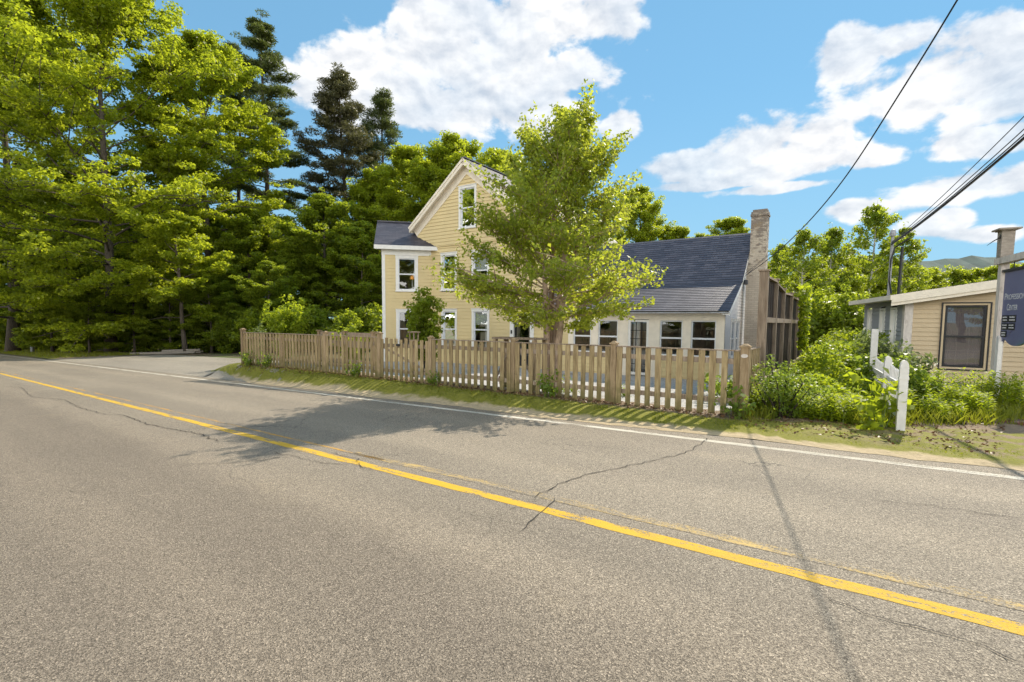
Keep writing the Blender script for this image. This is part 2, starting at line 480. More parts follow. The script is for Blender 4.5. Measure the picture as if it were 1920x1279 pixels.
def copy_thing(t, loc, rz=0, scale=1, label=None, group=None):
    c = t.copy(); COL.objects.link(c); c.location = loc; c.rotation_euler = (0, 0, rz)
    c.scale = (scale,)*3 if np.isscalar(scale) else scale
    if label: c['label'] = label
    if group: c['group'] = group
    for ch in list(t.children):
        d = ch.copy(); COL.objects.link(d); d.parent = c
        for g in list(ch.children):
            e = g.copy(); COL.objects.link(e); e.parent = d
    return c

def interval(poly, b):
    xs = []
    n = len(poly)
    for i in range(n):
        (a0, b0), (a1, b1) = poly[i], poly[(i+1) % n]
        if (b0 <= b < b1) or (b1 <= b < b0):
            xs.append(a0+(a1-a0)*(b-b0)/(b1-b0))
    return (min(xs), max(xs)) if len(xs) >= 2 else None
def coursed(mb, O, A, Bv, N, poly, ch, lip, holes=(), jitter=0):
    """overlapping courses (clapboards or shingles) on a plane; poly and holes in (a, b) coordinates"""
    O, A, Bv, N = [np.array(q, float) for q in (O, A, Bv, N)]
    P = lambda a, b, n: O+A*a+Bv*b+N*n
    b0 = min(p[1] for p in poly); bt = max(p[1] for p in poly)
    flip = np.dot(np.cross(A, Bv), N) < 0
    while b0 < bt-1e-4:
        b1 = min(b0+ch, bt)
        i0, i1 = interval(poly, b0+1e-4), interval(poly, b1-1e-4)
        if i0 and i1:
            mid = (b0+b1)/2
            segs = [(i0[0], i1[0], i0[1], i1[1])]
            for (h0, h1, hb0, hb1) in holes:
                if hb0 < mid < hb1:
                    ns = []
                    for (l0, l1, r0, r1) in segs:
                        if h1 <= max(l0, l1) or h0 >= min(r0, r1): ns.append((l0, l1, r0, r1)); continue
                        if h0 > max(l0, l1): ns.append((l0, l1, h0, h0))
                        if h1 < min(r0, r1): ns.append((h1, h1, r0, r1))
                    segs = ns
            for (l0, l1, r0, r1) in segs:
                q = [P(l0, b0, lip), P(r0, b0, lip), P(r1, b1, .002), P(l1, b1, .002)]
                uv = [(l0, b0), (r0, b0), (r1, b1), (l1, b1)]
                u = [P(l0, b0, 0), P(r0, b0, 0), P(r0, b0, lip), P(l0, b0, lip)]
                if flip: q, uv, u = q[::-1], uv[::-1], u[::-1]
                mb.quad(*q, uv=uv); mb.quad(*u, uv=[(l0, b0)]*4)
        b0 = b1

# ------------------------------------------------------------------ leaves and trees
def quads_mesh(name, V):
    """V: (N,4,3) quads"""
    n = len(V)
    me = bpy.data.meshes.new(name)
    me.vertices.add(n*4); me.vertices.foreach_set('co', np.ascontiguousarray(V, np.float32).ravel())
    me.loops.add(n*4); me.loops.foreach_set('vertex_index', np.arange(n*4, dtype=np.int32))
    me.polygons.add(n)
    me.polygons.foreach_set('loop_start', np.arange(0, n*4, 4, dtype=np.int32))
    me.polygons.foreach_set('loop_total', np.full(n, 4, dtype=np.int32))
    me.update(calc_edges=True)
    return me
def unit(a): return a/(np.linalg.norm(a, axis=-1, keepdims=True)+1e-9)
def leaf_quads(C, Nrm, L, W, T=None, fold=.18, rng=RNG):
    n = len(C)
    Nrm = unit(Nrm)
    if T is None: T = rng.normal(size=(n, 3))
    T = unit(T-(T*Nrm).sum(1)[:, None]*Nrm)
    Bv = np.cross(Nrm, T)
    L = np.broadcast_to(L, n)[:, None]; W = np.broadcast_to(W, n)[:, None]
    V = np.empty((n, 4, 3))
    V[:, 0] = C-T*L*.5
    V[:, 1] = C+Bv*W*.5+Nrm*W*fold-T*L*.06
    V[:, 2] = C+T*L*.5-Nrm*L*.08
    V[:, 3] = C-Bv*W*.5+Nrm*W*fold-T*L*.06
    return V
SHAPES = {
    'round': lambda t: max(.12, (1-abs(2*t-.9)**2.4/1.25))**.7,
    'ovoid': lambda t: max(.05, math.sin(math.pi*min(1, (.16+.84*t)**.85)))**.8,
    'birch': lambda t: float(np.interp(t, [0, .2, .27, .33, .41, .5, .59, .68, .76, .85, .94, 1], [.15, .22, .55, .86, 1.0, .98, .80, .72, .62, .47, .20, .05])),
    'cone': lambda t: max(.05, (1-t))**.75,
    'pine': lambda t: (.55+.45*min(1, t/.35))*max(.04, 1-t)**.62,
    'column': lambda t: max(.08, 1-abs(2*t-1)**3),
}
def make_tree(name, label, cat, loc, H, r0, cb, R, shape, nl, up, clump, nleaf, leaf, bark, lmat, seed,
              sub=3, ub=1.0, kind='leaf', lean=(0, 0), droop=.12, kmin=.35, stems=1, group=None, dead=0, top=.96, spread=.0, subpts=(.55, 1.0), ncf=1.25, tipc=(.5, .85), fpow=1.0, env=False):
    rng = np.random.default_rng(seed)
    root = thing(name, label, cat, loc, group)
    mb = MB(); CL = []; prof = SHAPES[shape]
    lean = np.array([lean[0], lean[1], 0])
    axes = []
    for sidx in range(stems):
        a = 2*math.pi*sidx/max(1, stems)+rng.uniform(0, 1)
        off = np.array([math.cos(a), math.sin(a), 0])*(spread if stems > 1 else 0)
        hs = H*(1 if sidx == 0 else rng.uniform(.80, .97))
        ts = np.linspace(0, 1, 9)
        wob = rng.normal(size=(9, 3))*.011*H*np.array([1, 1, 0]); wob[0] = 0
        wob = np.cumsum(wob, axis=0)*.35
        pts = np.array([(off*(.06+1.0*t**.7)+lean*t*H+np.array([0, 0, t*hs*top])) for t in ts])+wob
        rr = r0*(.75 if stems > 1 else 1)
        rad = [rr*(1.35 if t == 0 else 1)*(1-t)**.8+.012*rr/.2*.3+.006 for t in ts]
        mb.tube(pts, rad, 9 if r0 > .15 else 6)
        axes.append((pts, hs, rr))
    for i in range(nl):
        pts, hs, rr = axes[i % stems]
        f = (i+.5)/nl
        t = cb+(top-.02-cb)*f**fpow
        tt = t*8; k = min(7, int(tt)); p0 = pts[k]+(pts[k+1]-pts[k])*(tt-k)
        az = i*2.39996+rng.uniform(-.5, .5)
        el = math.radians(up[0]+(up[1]-up[0])*f+rng.uniform(-10, 10))
        if env:                                             # the shape bounds where the branch tips end
            L = R*.5; off = math.hypot(p0[0]-lean[0]*t*H, p0[1]-lean[1]*t*H)
            for _ in range(6): L = .5*L+.5*max(.15, (R*prof(min(1, (p0[2]+L*math.sin(el))/H))-.3*off)/max(.25, math.cos(el)))
            L = min(L, R*1.05, max(.2, (H*1.01-p0[2])/max(.2, math.sin(el))))*rng.uniform(.74, 1.06)
        else: L = R*prof(f**fpow)*rng.uniform(.72, 1.12)
        d = np.array([math.cos(az)*math.cos(el), math.sin(az)*math.cos(el), math.sin(el)])
        ks = np.linspace(0, 1, 5)
        lp = np.array([p0+d*L*q+np.array([0, 0, -droop*L*q*q]) for q in ks])
        lp[1:] += rng.normal(size=(4, 3))*.035*L
        lr = max(.012, rr*.34*(1-t)**.5*min(1, L/R)**.5)
        mb.tube(lp, [lr*(1-.8*q) for q in ks], 5, False)
        nc = max(2, int(round(L/clump[0]*ncf)))
        for j in range(nc):
            q = kmin+(1-kmin)*(j+rng.uniform(.2, .9))/nc
            kk = min(3, int(q*4)); c = lp[kk]+(lp[kk+1]-lp[kk])*(q*4-kk)
            CL.append((*(c+rng.normal(size=3)*.16*clump[0]), rng.uniform(.7, 1.2), az))
        for sidx in range(sub):
            q = rng.uniform(.35, .85); kk = min(3, int(q*4)); c0 = lp[kk]+(lp[kk+1]-lp[kk])*(q*4-kk)
            a2 = az+rng.choice([-1, 1])*rng.uniform(.5, 1.1); L2 = L*rng.uniform(.28, .5)
            d2 = np.array([math.cos(a2)*math.cos(el), math.sin(a2)*math.cos(el), math.sin(el)*.8+.1])
            sp = [c0, c0+d2*L2*.5, c0+d2*L2+np.array([0, 0, -droop*L2])]
            mb.tube(sp, [lr*.45, lr*.3, lr*.12], 4, False)
            for q2 in subpts:
                CL.append((*(c0+d2*L2*q2+rng.normal(size=3)*.15*clump[0]), rng.uniform(.65, 1.1), a2))
    for pts, hs, rr in axes:
        for q in np.linspace(.8, 1.0, 5):
            tt = q*8; k = min(7, int(tt)); c = pts[k]+(pts[k+1]-pts[k])*(tt-k)
            CL.append((*(c+rng.normal(size=3)*.2*clump[0]), rng.uniform(*tipc), rng.uniform(0, 6)))
    for i in range(dead):                                   # bare broken branches
        pts, hs, rr = axes[0]; t = rng.uniform(.18, max(.3, cb+.15)); tt = t*8; k = min(7, int(tt)); p0 = pts[k]
        az = rng.uniform(0, 6.28); L = R*rng.uniform(.3, .7)
        d = np.array([math.cos(az), math.sin(az), rng.uniform(-.15, .4)])
        mb.tube([p0, p0+d*L*.5+np.array([0, 0, .05*L]), p0+d*L], [.035, .025, .008], 4, False)
    CL = np.array(CL)
    wts = CL[:, 3]**2; wts /= wts.sum()
    idx = rng.choice(len(CL), nleaf, p=wts)
    g = rng.normal(size=(nleaf, 3)); g = unit(g)*(rng.uniform(.15, 1, size=(nleaf, 1))**.5)
    sz = CL[idx, 3][:, None]
    C = CL[idx, :3]+g*sz*np.array([clump[0], clump[0], clump[1]])
    lsz = leaf[0]*rng.uniform(.6, 1.25, nleaf); wsz = leaf[1]*rng.uniform(.6, 1.25, nleaf)
    if kind == 'needle':
        az = CL[idx, 4]
        T = np.stack([np.cos(az), np.sin(az), np.full(nleaf, .25)], 1)+rng.normal(size=(nleaf, 3))*.55
        Nn = np.array([0, 0, 1.])*ub+rng.normal(size=(nleaf, 3))*.7
        V = leaf_quads(C, Nn, lsz, wsz, T, .1, rng)
    else:
        Nn = np.array([0, 0, 1.])*ub+g*.5+rng.normal(size=(nleaf, 3))*.6
        V = leaf_quads(C, Nn, lsz, wsz, None, .18, rng)
    part('trunk', mb, bark, root, True, local=True)
    part('crown', quads_mesh('crown', V), lmat, root, local=True)
    return root
def make_shrub(name, label, cat, loc, H, R, nstem, nleaf, leaf, stem, lmat, seed, clump=.22, ub=.7, base=.1, r=.012, group=None, dome=True, lean=(0, 0), parts=('stems', 'foliage')):
    rng = np.random.default_rng(seed)
    root = thing(name, label, cat, loc, group)
    mb = MB(); CL = []
    for i in range(nstem):
        a = i*2.39996+rng.uniform(-.4, .4); q = ((i+.5)/nstem)**.5
        hh = H*(1-.55*q*q if dome else rng.uniform(.75, 1))*rng.uniform(.85, 1.08)
        tip = np.array([math.cos(a)*R*q+lean[0]*hh, math.sin(a)*R*q+lean[1]*hh, hh])
        b0 = np.array([math.cos(a), math.sin(a), 0])*base*q
        mid = b0*.5+tip*.5+np.array([-tip[0], -tip[1], 0])*.18+rng.normal(size=3)*.04*H
        pts = np.array([b0, mid, tip])
        pts = np.array([(1-t)**2*pts[0]+2*t*(1-t)*pts[1]+t*t*pts[2] for t in np.linspace(0, 1, 6)])
        mb.tube(pts, [r*(1-.75*t) for t in np.linspace(0, 1, 6)], 5, False)
        for t in np.linspace(.3, 1, max(3, int(hh/clump*1.1))):
            k = min(4, int(t*5)); c = pts[k]+(pts[k+1]-pts[k])*(t*5-k)
            CL.append((*(c+rng.normal(size=3)*clump*.5), rng.uniform(.7, 1.2)))
    CL = np.array(CL); idx = rng.integers(0, len(CL), nleaf)
    g = unit(rng.normal(size=(nleaf, 3)))*(rng.uniform(.1, 1, size=(nleaf, 1))**.5)
    C = CL[idx, :3]+g*clump*CL[idx, 3][:, None]
    C[:, 2] = np.abs(C[:, 2])+.01
    V = leaf_quads(C, np.array([0, 0, 1.])*ub+g*.4+rng.normal(size=(nleaf, 3))*.55, leaf[0]*rng.uniform(.6, 1.3, nleaf), leaf[1]*rng.uniform(.6, 1.3, nleaf), None, .18, rng)
    part(parts[0], mb, stem, root, True, local=True)
    part(parts[1], quads_mesh(parts[1], V), lmat, root, local=True)
    return root
def weed_quads(h, nstem, R, rng, leaf=(.13, .026), per=34):
    """clump of tall stems with narrow arching leaves; returns leaf quads and stem MB"""
    mb = MB(); Q = []
    for i in range(nstem):
        a = rng.uniform(0, 6.28); q = rng.uniform(0, 1)**.5*R
        b = np.array([math.cos(a)*q, math.sin(a)*q, 0]); hh = h*rng.uniform(.6, 1.05)
        tip = b+np.array([rng.normal()*.1*hh, rng.normal()*.1*hh, hh])
        pts = [b, (b+tip)/2+rng.normal(size=3)*.02, tip]
        mb.tube(pts, [.006, .005, .002], 4, False)
        n = int(per*hh/h)
        t = np.linspace(.12, 1, n)
        c = b+(tip-b)*t[:, None]
        az = np.arange(n)*2.4+rng.uniform(0, 6)
        out = np.stack([np.cos(az), np.sin(az), rng.uniform(.1, .7, n)], 1)
        L = leaf[0]*(1.15-.6*t)*rng.uniform(.8, 1.2, n)
        C = c+unit(out)*L[:, None]*.5
        Nn = np.stack([-np.cos(az)*.5, -np.sin(az)*.5, np.ones(n)], 1)+rng.normal(size=(n, 3))*.2
        Q.append(leaf_quads(C, Nn, L, leaf[1]*rng.uniform(.8, 1.3, n), out, .1, rng))
    return np.concatenate(Q), mb
# ------------------------------------------------------------------ ground, road, verge
def sheet(us, ws, zoff=0.0, fn=None, uvf=None):
    mb = MB()
    us = np.asarray(us); ws = np.asarray(ws)
    U, W = np.meshgrid(us, ws, indexing='ij')
    if fn is not None: W = fn(U, W)
    Z = gz_uw(U, W)+zoff
    X, Y = xy(U, W)
    n = len(ws)
    V = np.stack([X, Y, Z], -1).reshape(-1, 3)
    mb.v = [tuple(p) for p in V]
    for i in range(len(us)-1):
        for j in range(n-1):
            a = i*n+j
            if uvf:
                mb.uv[len(mb.f)] = [(U[i, j], uvf(W[i, j])), (U[i, j+1], uvf(W[i, j+1])), (U[i+1, j+1], uvf(W[i+1, j+1])), (U[i+1, j], uvf(W[i+1, j]))]
            mb.f.append((a, a+1, a+n+1, a+n))
    return mb
us = np.concatenate([[-3000, -900, -300, -120], np.arange(-60, -10, 5), np.arange(-10, 30, .5), np.arange(30, 60, 2), np.arange(60, 141, 8), [200, 400, 1200, 3500]])
ws = np.concatenate([[-3000, -600, -150, -60, -30, -12, -4, 0, 4, 7.0], np.arange(7.1, 14, .2), np.arange(14, 40, 1.5), [45, 60, 90, 150, 300, 800, 2200, 4000]])
struct('ground', sheet(us, ws, -.035), 'forest_floor')
struct('road', sheet(np.concatenate([np.arange(-60, -8, 4), np.arange(-8, 30, 1), np.arange(30, 141, 6)]), [-3.2, 0, 3.4, 7.0, 7.12]), 'asphalt')
_rj = np.random.default_rng(3)
vu = np.arange(-14, 19.3, .12)
jit = np.convolve(_rj.normal(size=len(vu)+8), np.ones(5)/5, 'same')[:len(vu)]*.09+np.convolve(_rj.normal(size=len(vu)+40), np.ones(25)/25, 'same')[:len(vu)]*.35
endt = np.clip((vu-15.2)/3.6, 0, 1)                      # the strip tapers off into the driveway
vw = np.array([0, .04, .1, .2, .3, .42, .55, .7, .85, 1.0])
def vfn(U, W):
    w0 = 7.02+jit[:, None]*.5+endt[:, None]*.55
    w1 = 8.95-np.clip((U-17)/2.2, 0, 1)*.9+1.3*np.clip((1.5-U)/1.5, 0, 1)
    return w0+(w1-w0)*W
def vsheet():
    mb = MB()
    U, W0 = np.meshgrid(vu, vw, indexing='ij'); W = vfn(U, W0)
    bumpz = _rj.normal(size=W.shape)*.008
    Z = gz_uw(U, W)+np.where(W0 < .02, .004, .016+bumpz)
    X, Y = xy(U, W); n = len(vw)
    mb.v = [tuple(p) for p in np.stack([X, Y, Z], -1).reshape(-1, 3)]
    for i in range(len(vu)-1):
        for j in range(n-1):
            a = i*n+j
            mb.uv[len(mb.f)] = [(U[i+p, j+q], W[i+p, j+q]-7.0) for p, q in ((0, 0), (0, 1), (1, 1), (1, 0))]
            mb.f.append((a, a+1, a+n+1, a+n))
    return mb
struct('grass_verge', vsheet(), 'verge_moss')
struct('gravel_yard', sheet(np.arange(1.9, 20.1, .5), np.concatenate([np.arange(8.9, 14, .3), np.arange(14, 26, 1.)]), .0), 'gravel')
struct('driveway', sheet(np.concatenate([np.arange(18.6, 30, .6), np.arange(30, 43, 1.)]), np.arange(7.1, 13.6, .4), .006), 'driveway_asphalt')
struct('driveway_apron', sheet(np.arange(13.8, 18.61, .3), np.arange(7.1, 8.31, .1), .006), 'driveway_asphalt')
# grass beyond the driveway, at the foot of the forest
struct('forest_edge_verge', sheet(np.concatenate([np.arange(42, 60, 1), np.arange(60, 140, 5)]), np.array([7.3, 7.8, 8.5, 9.5, 11]), .008, None, lambda w: w-6.6), 'verge_moss')

def strip(name, mat, w0, w1, u0, u1, dz=.002, du=.2, wob=.005):
    us_ = np.arange(u0, u1+du, du); mb = MB()
    r = np.random.default_rng(int(w0*100))
    for i in range(len(us_)):
        for w in (w0, w1):
            ww = w+r.normal()*wob; x, y = xy(us_[i], ww); mb.v.append((x, y, float(gz_uw(us_[i], min(ww, 7.09)))+dz))
        if i: k = 2*i; mb.f.append((k-2, k-1, k+1, k))
    o = struct(name, mb, mat); return o
strip('centre_line', 'yellow_paint', 3.318, 3.442, -20, 130)
strip('faded_centre_line', 'faded_yellow_paint', 3.60, 3.72, -20, 5.2)
strip('thin_centre_line', 'thin_yellow_paint', 3.61, 3.655, 4.6, 130)
strip('edge_line', 'white_paint', 6.68, 6.80, -20, 130)

def crack(pix, wid):
    rr = np.random.default_rng(len(pix)*7+int(pix[0][0]))
    P = np.array([road_pt(*p) for p in pix]); Q = [P[0]]
    for a, b in zip(P[:-1], P[1:]):
        n = max(2, int(np.linalg.norm(b-a)/.07))
        for t in np.linspace(0, 1, n+1)[1:]:
            Q.append(a+(b-a)*t+rr.normal(size=2)*.016*(t < .99))
    Q = np.array(Q); T = np.gradient(Q, axis=0); T /= np.linalg.norm(T, axis=1)[:, None]+1e-9
    mb = MB()
    for i, (q, t) in enumerate(zip(Q, T)):
        w = wid*.75*rr.uniform(.35, 1.2)*(.3 if i in (0, len(Q)-1) else 1)
        for s in (-1, 1):
            x, y = q[0]-t[1]*w*s, q[1]+t[0]*w*s
            u, _ = uw(x, y); mb.v.append((x, y, -.026*u+.008))
        if i: k = 2*i; mb.f.append((k-2, k-1, k+1, k))
    return mb
for pix, wd in [([(1330, 822), (1300, 842), (1285, 850), (1235, 862), (1190, 872), (1100, 890), (1060, 905), (1035, 917), (1012, 925), (1005, 940)], .008),
                ([(1040, 935), (1025, 953), (1000, 975), (975, 998)], .006),
                ([(1552, 1118), (1600, 1140), (1650, 1160), (1760, 1188), (1850, 1215), (1918, 1246)], .005),
                ([(1640, 938), (1700, 944), (1800, 955), (1920, 975)], .005),
                ([(2, 724), (40, 727), (60, 745), (120, 750), (150, 765), (200, 778), (232, 779), (280, 797), (310, 803), (380, 815), (410, 828)], .010),
                ([(510, 848), (550, 856), (600, 868), (650, 872)], .008),
                ([(620, 850), (668, 860), (674, 872), (700, 884)], .006),
                ([(330, 872), (420, 870), (500, 862), (540, 858)], .005),
                ([(0, 822), (30, 816), (90, 808), (170, 795)], .005),
                ([(120, 922), (150, 926), (200, 912)], .004)]:
    o = struct('road_crack', crack(pix, wd), 'crack_fill')

# ------------------------------------------------------------------ the yellow house
F0 = np.array([7.27, 17.0, 0]); T3 = np.array([-.825, .565, 0]); R3 = np.array([.565, .825, 0]); N3 = -R3
Z3 = np.array([0, 0, 1.])
def sx(px, py=600):
    d = ray(px, py); k = d[0]/d[1]
    return (F0[0]-F0[1]*k)/(.825+.565*k)
def HP(s, r, z): return F0+T3*s+R3*r+Z3*z

def window(parent, O, A, N, a0, a1, z0, z1, tw=.11, trim='white_trim', sash='vinyl_white', blind=0.0, curtain=None, grid=None, cap=True, rail=True, name='window'):
    """casing > sash, pane, blind / curtain"""
    m = MB()
    m.obox(O, A, N, a0, a0+tw, -.10, .04, z0, z1-tw)
    m.obox(O, A, N, a1-tw, a1, -.10, .04, z0, z1-tw)
    m.obox(O, A, N, a0-.01, a1+.01, -.10, .045, z1-tw, z1)
    m.obox(O, A, N, a0+tw, a1-tw, -.10, .03, z0, z0+tw*.55)
    m.obox(O, A, N, a0-.03, a1+.03, .03, .075, z0-.02, z0+.03)
    if cap: m.obox(O, A, N, a0-.03, a1+.03, 0, .075, z1+.001, z1+.03)
    w = part(name, m, trim, parent)
    g0, g1, h0, h1 = a0+tw, a1-tw, z0+tw*.55, z1-tw
    sm = MB(); sw = .045; mid = (h0+h1)/2
    sm.obox(O, A, N, g0, g0+sw, -.07, .0, h0, h1); sm.obox(O, A, N, g1-sw, g1, -.07, .0, h0, h1)
    sm.obox(O, A, N, g0+sw, g1-sw, -.07, -.002, h0, h0+sw); sm.obox(O, A, N, g0+sw, g1-sw, -.07, -.002, h1-sw, h1)
    if rail: sm.obox(O, A, N, g0+sw, g1-sw, -.065, .004, mid-.03, mid+.03)
    if grid:
        nx, nz, halves = grid
        spans = ((h0+sw, mid-.03), (mid+.03, h1-sw)) if halves else ((h0+sw, h1-sw),)
        for s0, s1 in spans:
            for i in range(1, nx):
                a = g0+sw+(g1-g0-2*sw)*i/nx; sm.obox(O, A, N, a-.008, a+.008, -.052, -.03, s0, s1)
            for i in range(1, nz):
                zz = s0+(s1-s0)*i/nz; sm.obox(O, A, N, g0+sw, g1-sw, -.05, -.028, zz-.008, zz+.008)
    part('sash', sm, sash, w)
    pm = MB()
    O_, A_, N_ = [np.array(q, float) for q in (O, A, N)]
    Q = lambda a, n, z: O_+A_*a+N_*n+Z3*z
    pm.quad(Q(g0+.02, -.04, h0+.02), Q(g1-.02, -.04, h0+.02), Q(g1-.02, -.04, h1-.02), Q(g0+.02, -.04, h1-.02))
    part('pane', pm, 'window_glass', w)
    if blind > 0:
        bm_ = MB(); bm_.obox(O, A, N, g0+sw+.005, g1-sw-.005, -.105, -.095, h1-(h1-h0)*blind, h1-.02)
        part('blind', bm_, 'blind', w)
    if curtain:
        cm = MB(); rr = np.random.default_rng(int(abs(a0)*100)+3)
        for (c0, c1) in curtain:
            n = 14; aa = g0+(g1-g0)*(c0+(c1-c0)*np.linspace(0, 1, n)); dn = -.17+.03*np.sin(np.arange(n)*2.2)+rr.normal(size=n)*.006
            for i in range(n-1):
                cm.quad(Q(aa[i], dn[i], h0-.02), Q(aa[i+1], dn[i+1], h0-.02), Q(aa[i+1], dn[i+1], h1), Q(aa[i], dn[i], h1))
        part('curtain', cm, 'curtain', w)
    return (a0+tw*.5, a1-tw*.5, z0+tw*.2, z1-tw*.5)

house = thing('yellow_house', 'yellow clapboard farmhouse with a steep front gable and a dark shingled sunroom wing', 'house', tuple(HP(6, 0, -.5)))
AP_S, AP_Z, SL = 11.38, 8.93, .795
S_L, S_R, Q_E = 14.55, 7.95, 3.5
WALL_B = -.75
FACO, FACA = F0, T3
holes = []
for (p0, p1, zt, zb, bl, cu) in [(827.3, 857, 4.77, 2.98, .34, [(.28, .8)]), (884.6, 918, 4.77, 2.98, .5, None),
                                 (828.2, 857.4, 2.08, .22, .40, None), (885.3, 918.4, 2.08, .22, .36, [(.1, .35)])]:
    s1, s0 = sx(p0, 560), sx(p1, 560)
    holes.append(window(house, F0, T3, N3, s0, s1, zb, zt, blind=bl, curtain=cu))
gw = window(house, F0+N3*.05, T3, N3, sx(895, 470), sx(862, 470), 5.81, 7.74, blind=0, curtain=[(0, 1)] if False else None)
# front door in the link
ds1, ds0 = sx(957), sx(1002)
m = MB()
DT = 1.80
m.obox(F0, T3, N3, ds0, ds0+.2, -.1, .045, -.42, DT-.14); m.obox(F0, T3, N3, ds1-.2, ds1, -.1, .045, -.42, DT-.14)
m.obox(F0, T3, N3, ds0-.02, ds1+.02, -.1, .055, DT-.14, DT+.02); m.obox(F0, T3, N3, ds0-.05, ds1+.05, -.02, .09, DT+.02, DT+.06)
dr = part('front_door', m, 'white_trim', house)
m = MB(); m.obox(F0, T3, N3, ds0+.2, ds1-.2, -.09, -.04, -.42, .05)
for a in (ds0+.2, ds1-.28): m.obox(F0, T3, N3, a, a+.08, -.09, -.04, .05, DT-.24)
m.obox(F0, T3, N3, ds0+.2, ds1-.2, -.09, -.04, DT-.24, DT-.14)
part('door_leaf', m, 'dark_metal', dr)
m = MB(); q = lambda a, z: F0+T3*a+N3*(-.065)+Z3*z
m.quad(q(ds0+.27, .04), q(ds1-.27, .04), q(ds1-.27, DT-.23), q(ds0+.27, DT-.23)); part('pane', m, 'window_glass', dr)
m = MB(); m.obox(F0, T3, N3, ds1-.13, ds1-.06, .045, .07, .98, 1.14); part('doorbell', m, 'dark_metal', dr)
holes.append((ds0+.05, ds1-.05, -.42, DT-.05))
# walls
m = MB()
zr0 = lambda s: AP_Z-.24-SL*abs(s-AP_S)
coursed(m, F0, T3, Z3, N3, [(6.0, WALL_B), (S_L, WALL_B), (S_L, 5.16), (S_R, 5.16), (S_R, 1.99), (6.0, 1.99)], .16, .030, holes)
coursed(m, F0+N3*.05, T3, Z3, N3, [(S_R-.02, 5.16), (S_L+.02, 5.16), (S_L+.02, zr0(S_L)), (AP_S, zr0(AP_S)), (S_R-.02, zr0(S_R))], .16, .030, [gw])
m.obox(F0, T3, N3, S_R-.02, S_L+.02, 0, .062, 5.10, 5.16)
# right and left side walls, back wall
coursed(m, F0+T3*S_R, R3, Z3, -T3, [(0, WALL_B), (9, WALL_B), (9, zr0(S_R)), (0, zr0(S_R))], .16, .030)
coursed(m, F0+T3*S_L, R3, Z3, T3, [(0, WALL_B), (9, WALL_B), (9, zr0(S_L)), (0, zr0(S_L))], .16, .030)
coursed(m, F0+R3*9, T3, Z3, R3, [(S_R, WALL_B), (S_L, WALL_B), (S_L, zr0(S_L)), (AP_S, zr0(AP_S)), (S_R, zr0(S_R))], .16, .030)
part('wall', m, 'yellow_siding', house)
# inner rooms seen dimly through the panes
m = MB()
def room(m, s0, s1, r0, r1, z0, z1):
    c = [HP(s0, r0, z0), HP(s1, r0, z0), HP(s1, r1, z0), HP(s0, r1, z0), HP(s0, r0, z1), HP(s1, r0, z1), HP(s1, r1, z1), HP(s0, r1, z1)]
    for f in ((0, 1, 2, 3), (4, 5, 6, 7), (1, 2, 6, 5), (2, 3, 7, 6), (3, 0, 4, 7)): m.quad(*[c[i] for i in f])
room(m, S_R+.06, S_L-.06, .05, 5, -.4, 2.4); room(m, S_R+.06, S_L-.06, .05, 5, 2.5, 5.1); room(m, AP_S-1.6, AP_S+1.6, .05, 4, 5.2, 7.2)
part('room', m, 'interior_wall', house)
# main roof
m = MB(); SLn = math.hypot(1, SL)
for sg in (1, -1):
    E = HP(AP_S+sg*Q_E, -.36, AP_Z-SL*Q_E); up = (T3*-sg+Z3*SL)/SLn; nn = (T3*sg*SL+Z3)/SLn
    coursed(m, E, R3, up, nn, [(0, 0), (9.7, 0), (9.7, Q_E*SLn), (0, Q_E*SLn)], .14, .012)
m.beam(HP(AP_S, -.37, AP_Z), HP(AP_S, 9.3, AP_Z), T3, Z3, -.12, .12, -.02, .025)
roof = part('roof', m, 'roof_shingle', house)
m = MB()
for sg in (1, -1):
    p0, p1 = HP(AP_S+sg*(Q_E+.02), 0, AP_Z-SL*(Q_E+.02)), HP(AP_S, 0, AP_Z)
    up = (T3*sg*SL+Z3)/SLn
    m.beam(p0, p1, N3, up, .30, .355, -.24, -.012)        # barge board
    m.beam(p0, p1, N3, up, .335, .385, -.10, -.004)       # crown
    m.beam(p0, p1, N3, up, .05, .31, -.16, -.12)          # soffit
    m.beam(p0, p1, N3, up, .05, .085, -.52, -.165)        # frieze on the wall
    m.beam(HP(AP_S+sg*Q_E, -.3, AP_Z-SL*Q_E), HP(AP_S+sg*Q_E, 9.3, AP_Z-SL*Q_E), T3*sg, Z3, -.02, .03, -.24, -.02)
part('barge_board', m, 'cream_trim', roof)
m = MB()
m.obox(F0, T3, N3, S_L-.14, S_L+.02, -.02, .03, WALL_B, 5.1)
part('corner_board', m, 'white_trim', house)

# the two-storey wing on the left, turned towards the road
TW = np.array([-.982, -.19, 0]); TW /= np.linalg.norm(TW); RW = np.array([TW[1], -TW[0], 0]); NW = -RW
W0 = HP(13.72, 0, 0); WL = 2.32
wh = []
for (z0, z1, cu, bl) in [(2.95, 4.68, None, 0), (.22, 2.06, [(.0, .2)], .0)]:
    wh.append(window(house, W0, TW, NW, WL-1.70, WL-.63, z0, z1, tw=.13, curtain=cu, blind=bl))
m = MB()
coursed(m, W0, TW, Z3, NW, [(0, WALL_B), (WL, WALL_B), (WL, 4.98), (0, 4.98)], .16, .030, wh)
coursed(m, W0+TW*WL, RW, Z3, TW, [(0, WALL_B), (4.2, WALL_B), (4.2, 4.98), (2.1, 6.4), (0, 4.98)], .16, .030)
part('wing_wall', m, 'yellow_siding', house)
m = MB()
m.obox(W0, TW, NW, WL-.13, WL+.022, -.02, .032, WALL_B, 4.72)
m.obox(W0, TW, NW, -.1, WL+.03, 0, .036, 4.70, 4.99)          # frieze
m.obox(W0, TW, NW, -.35, WL+.32, .04, .30, 4.95, 5.00)        # soffit
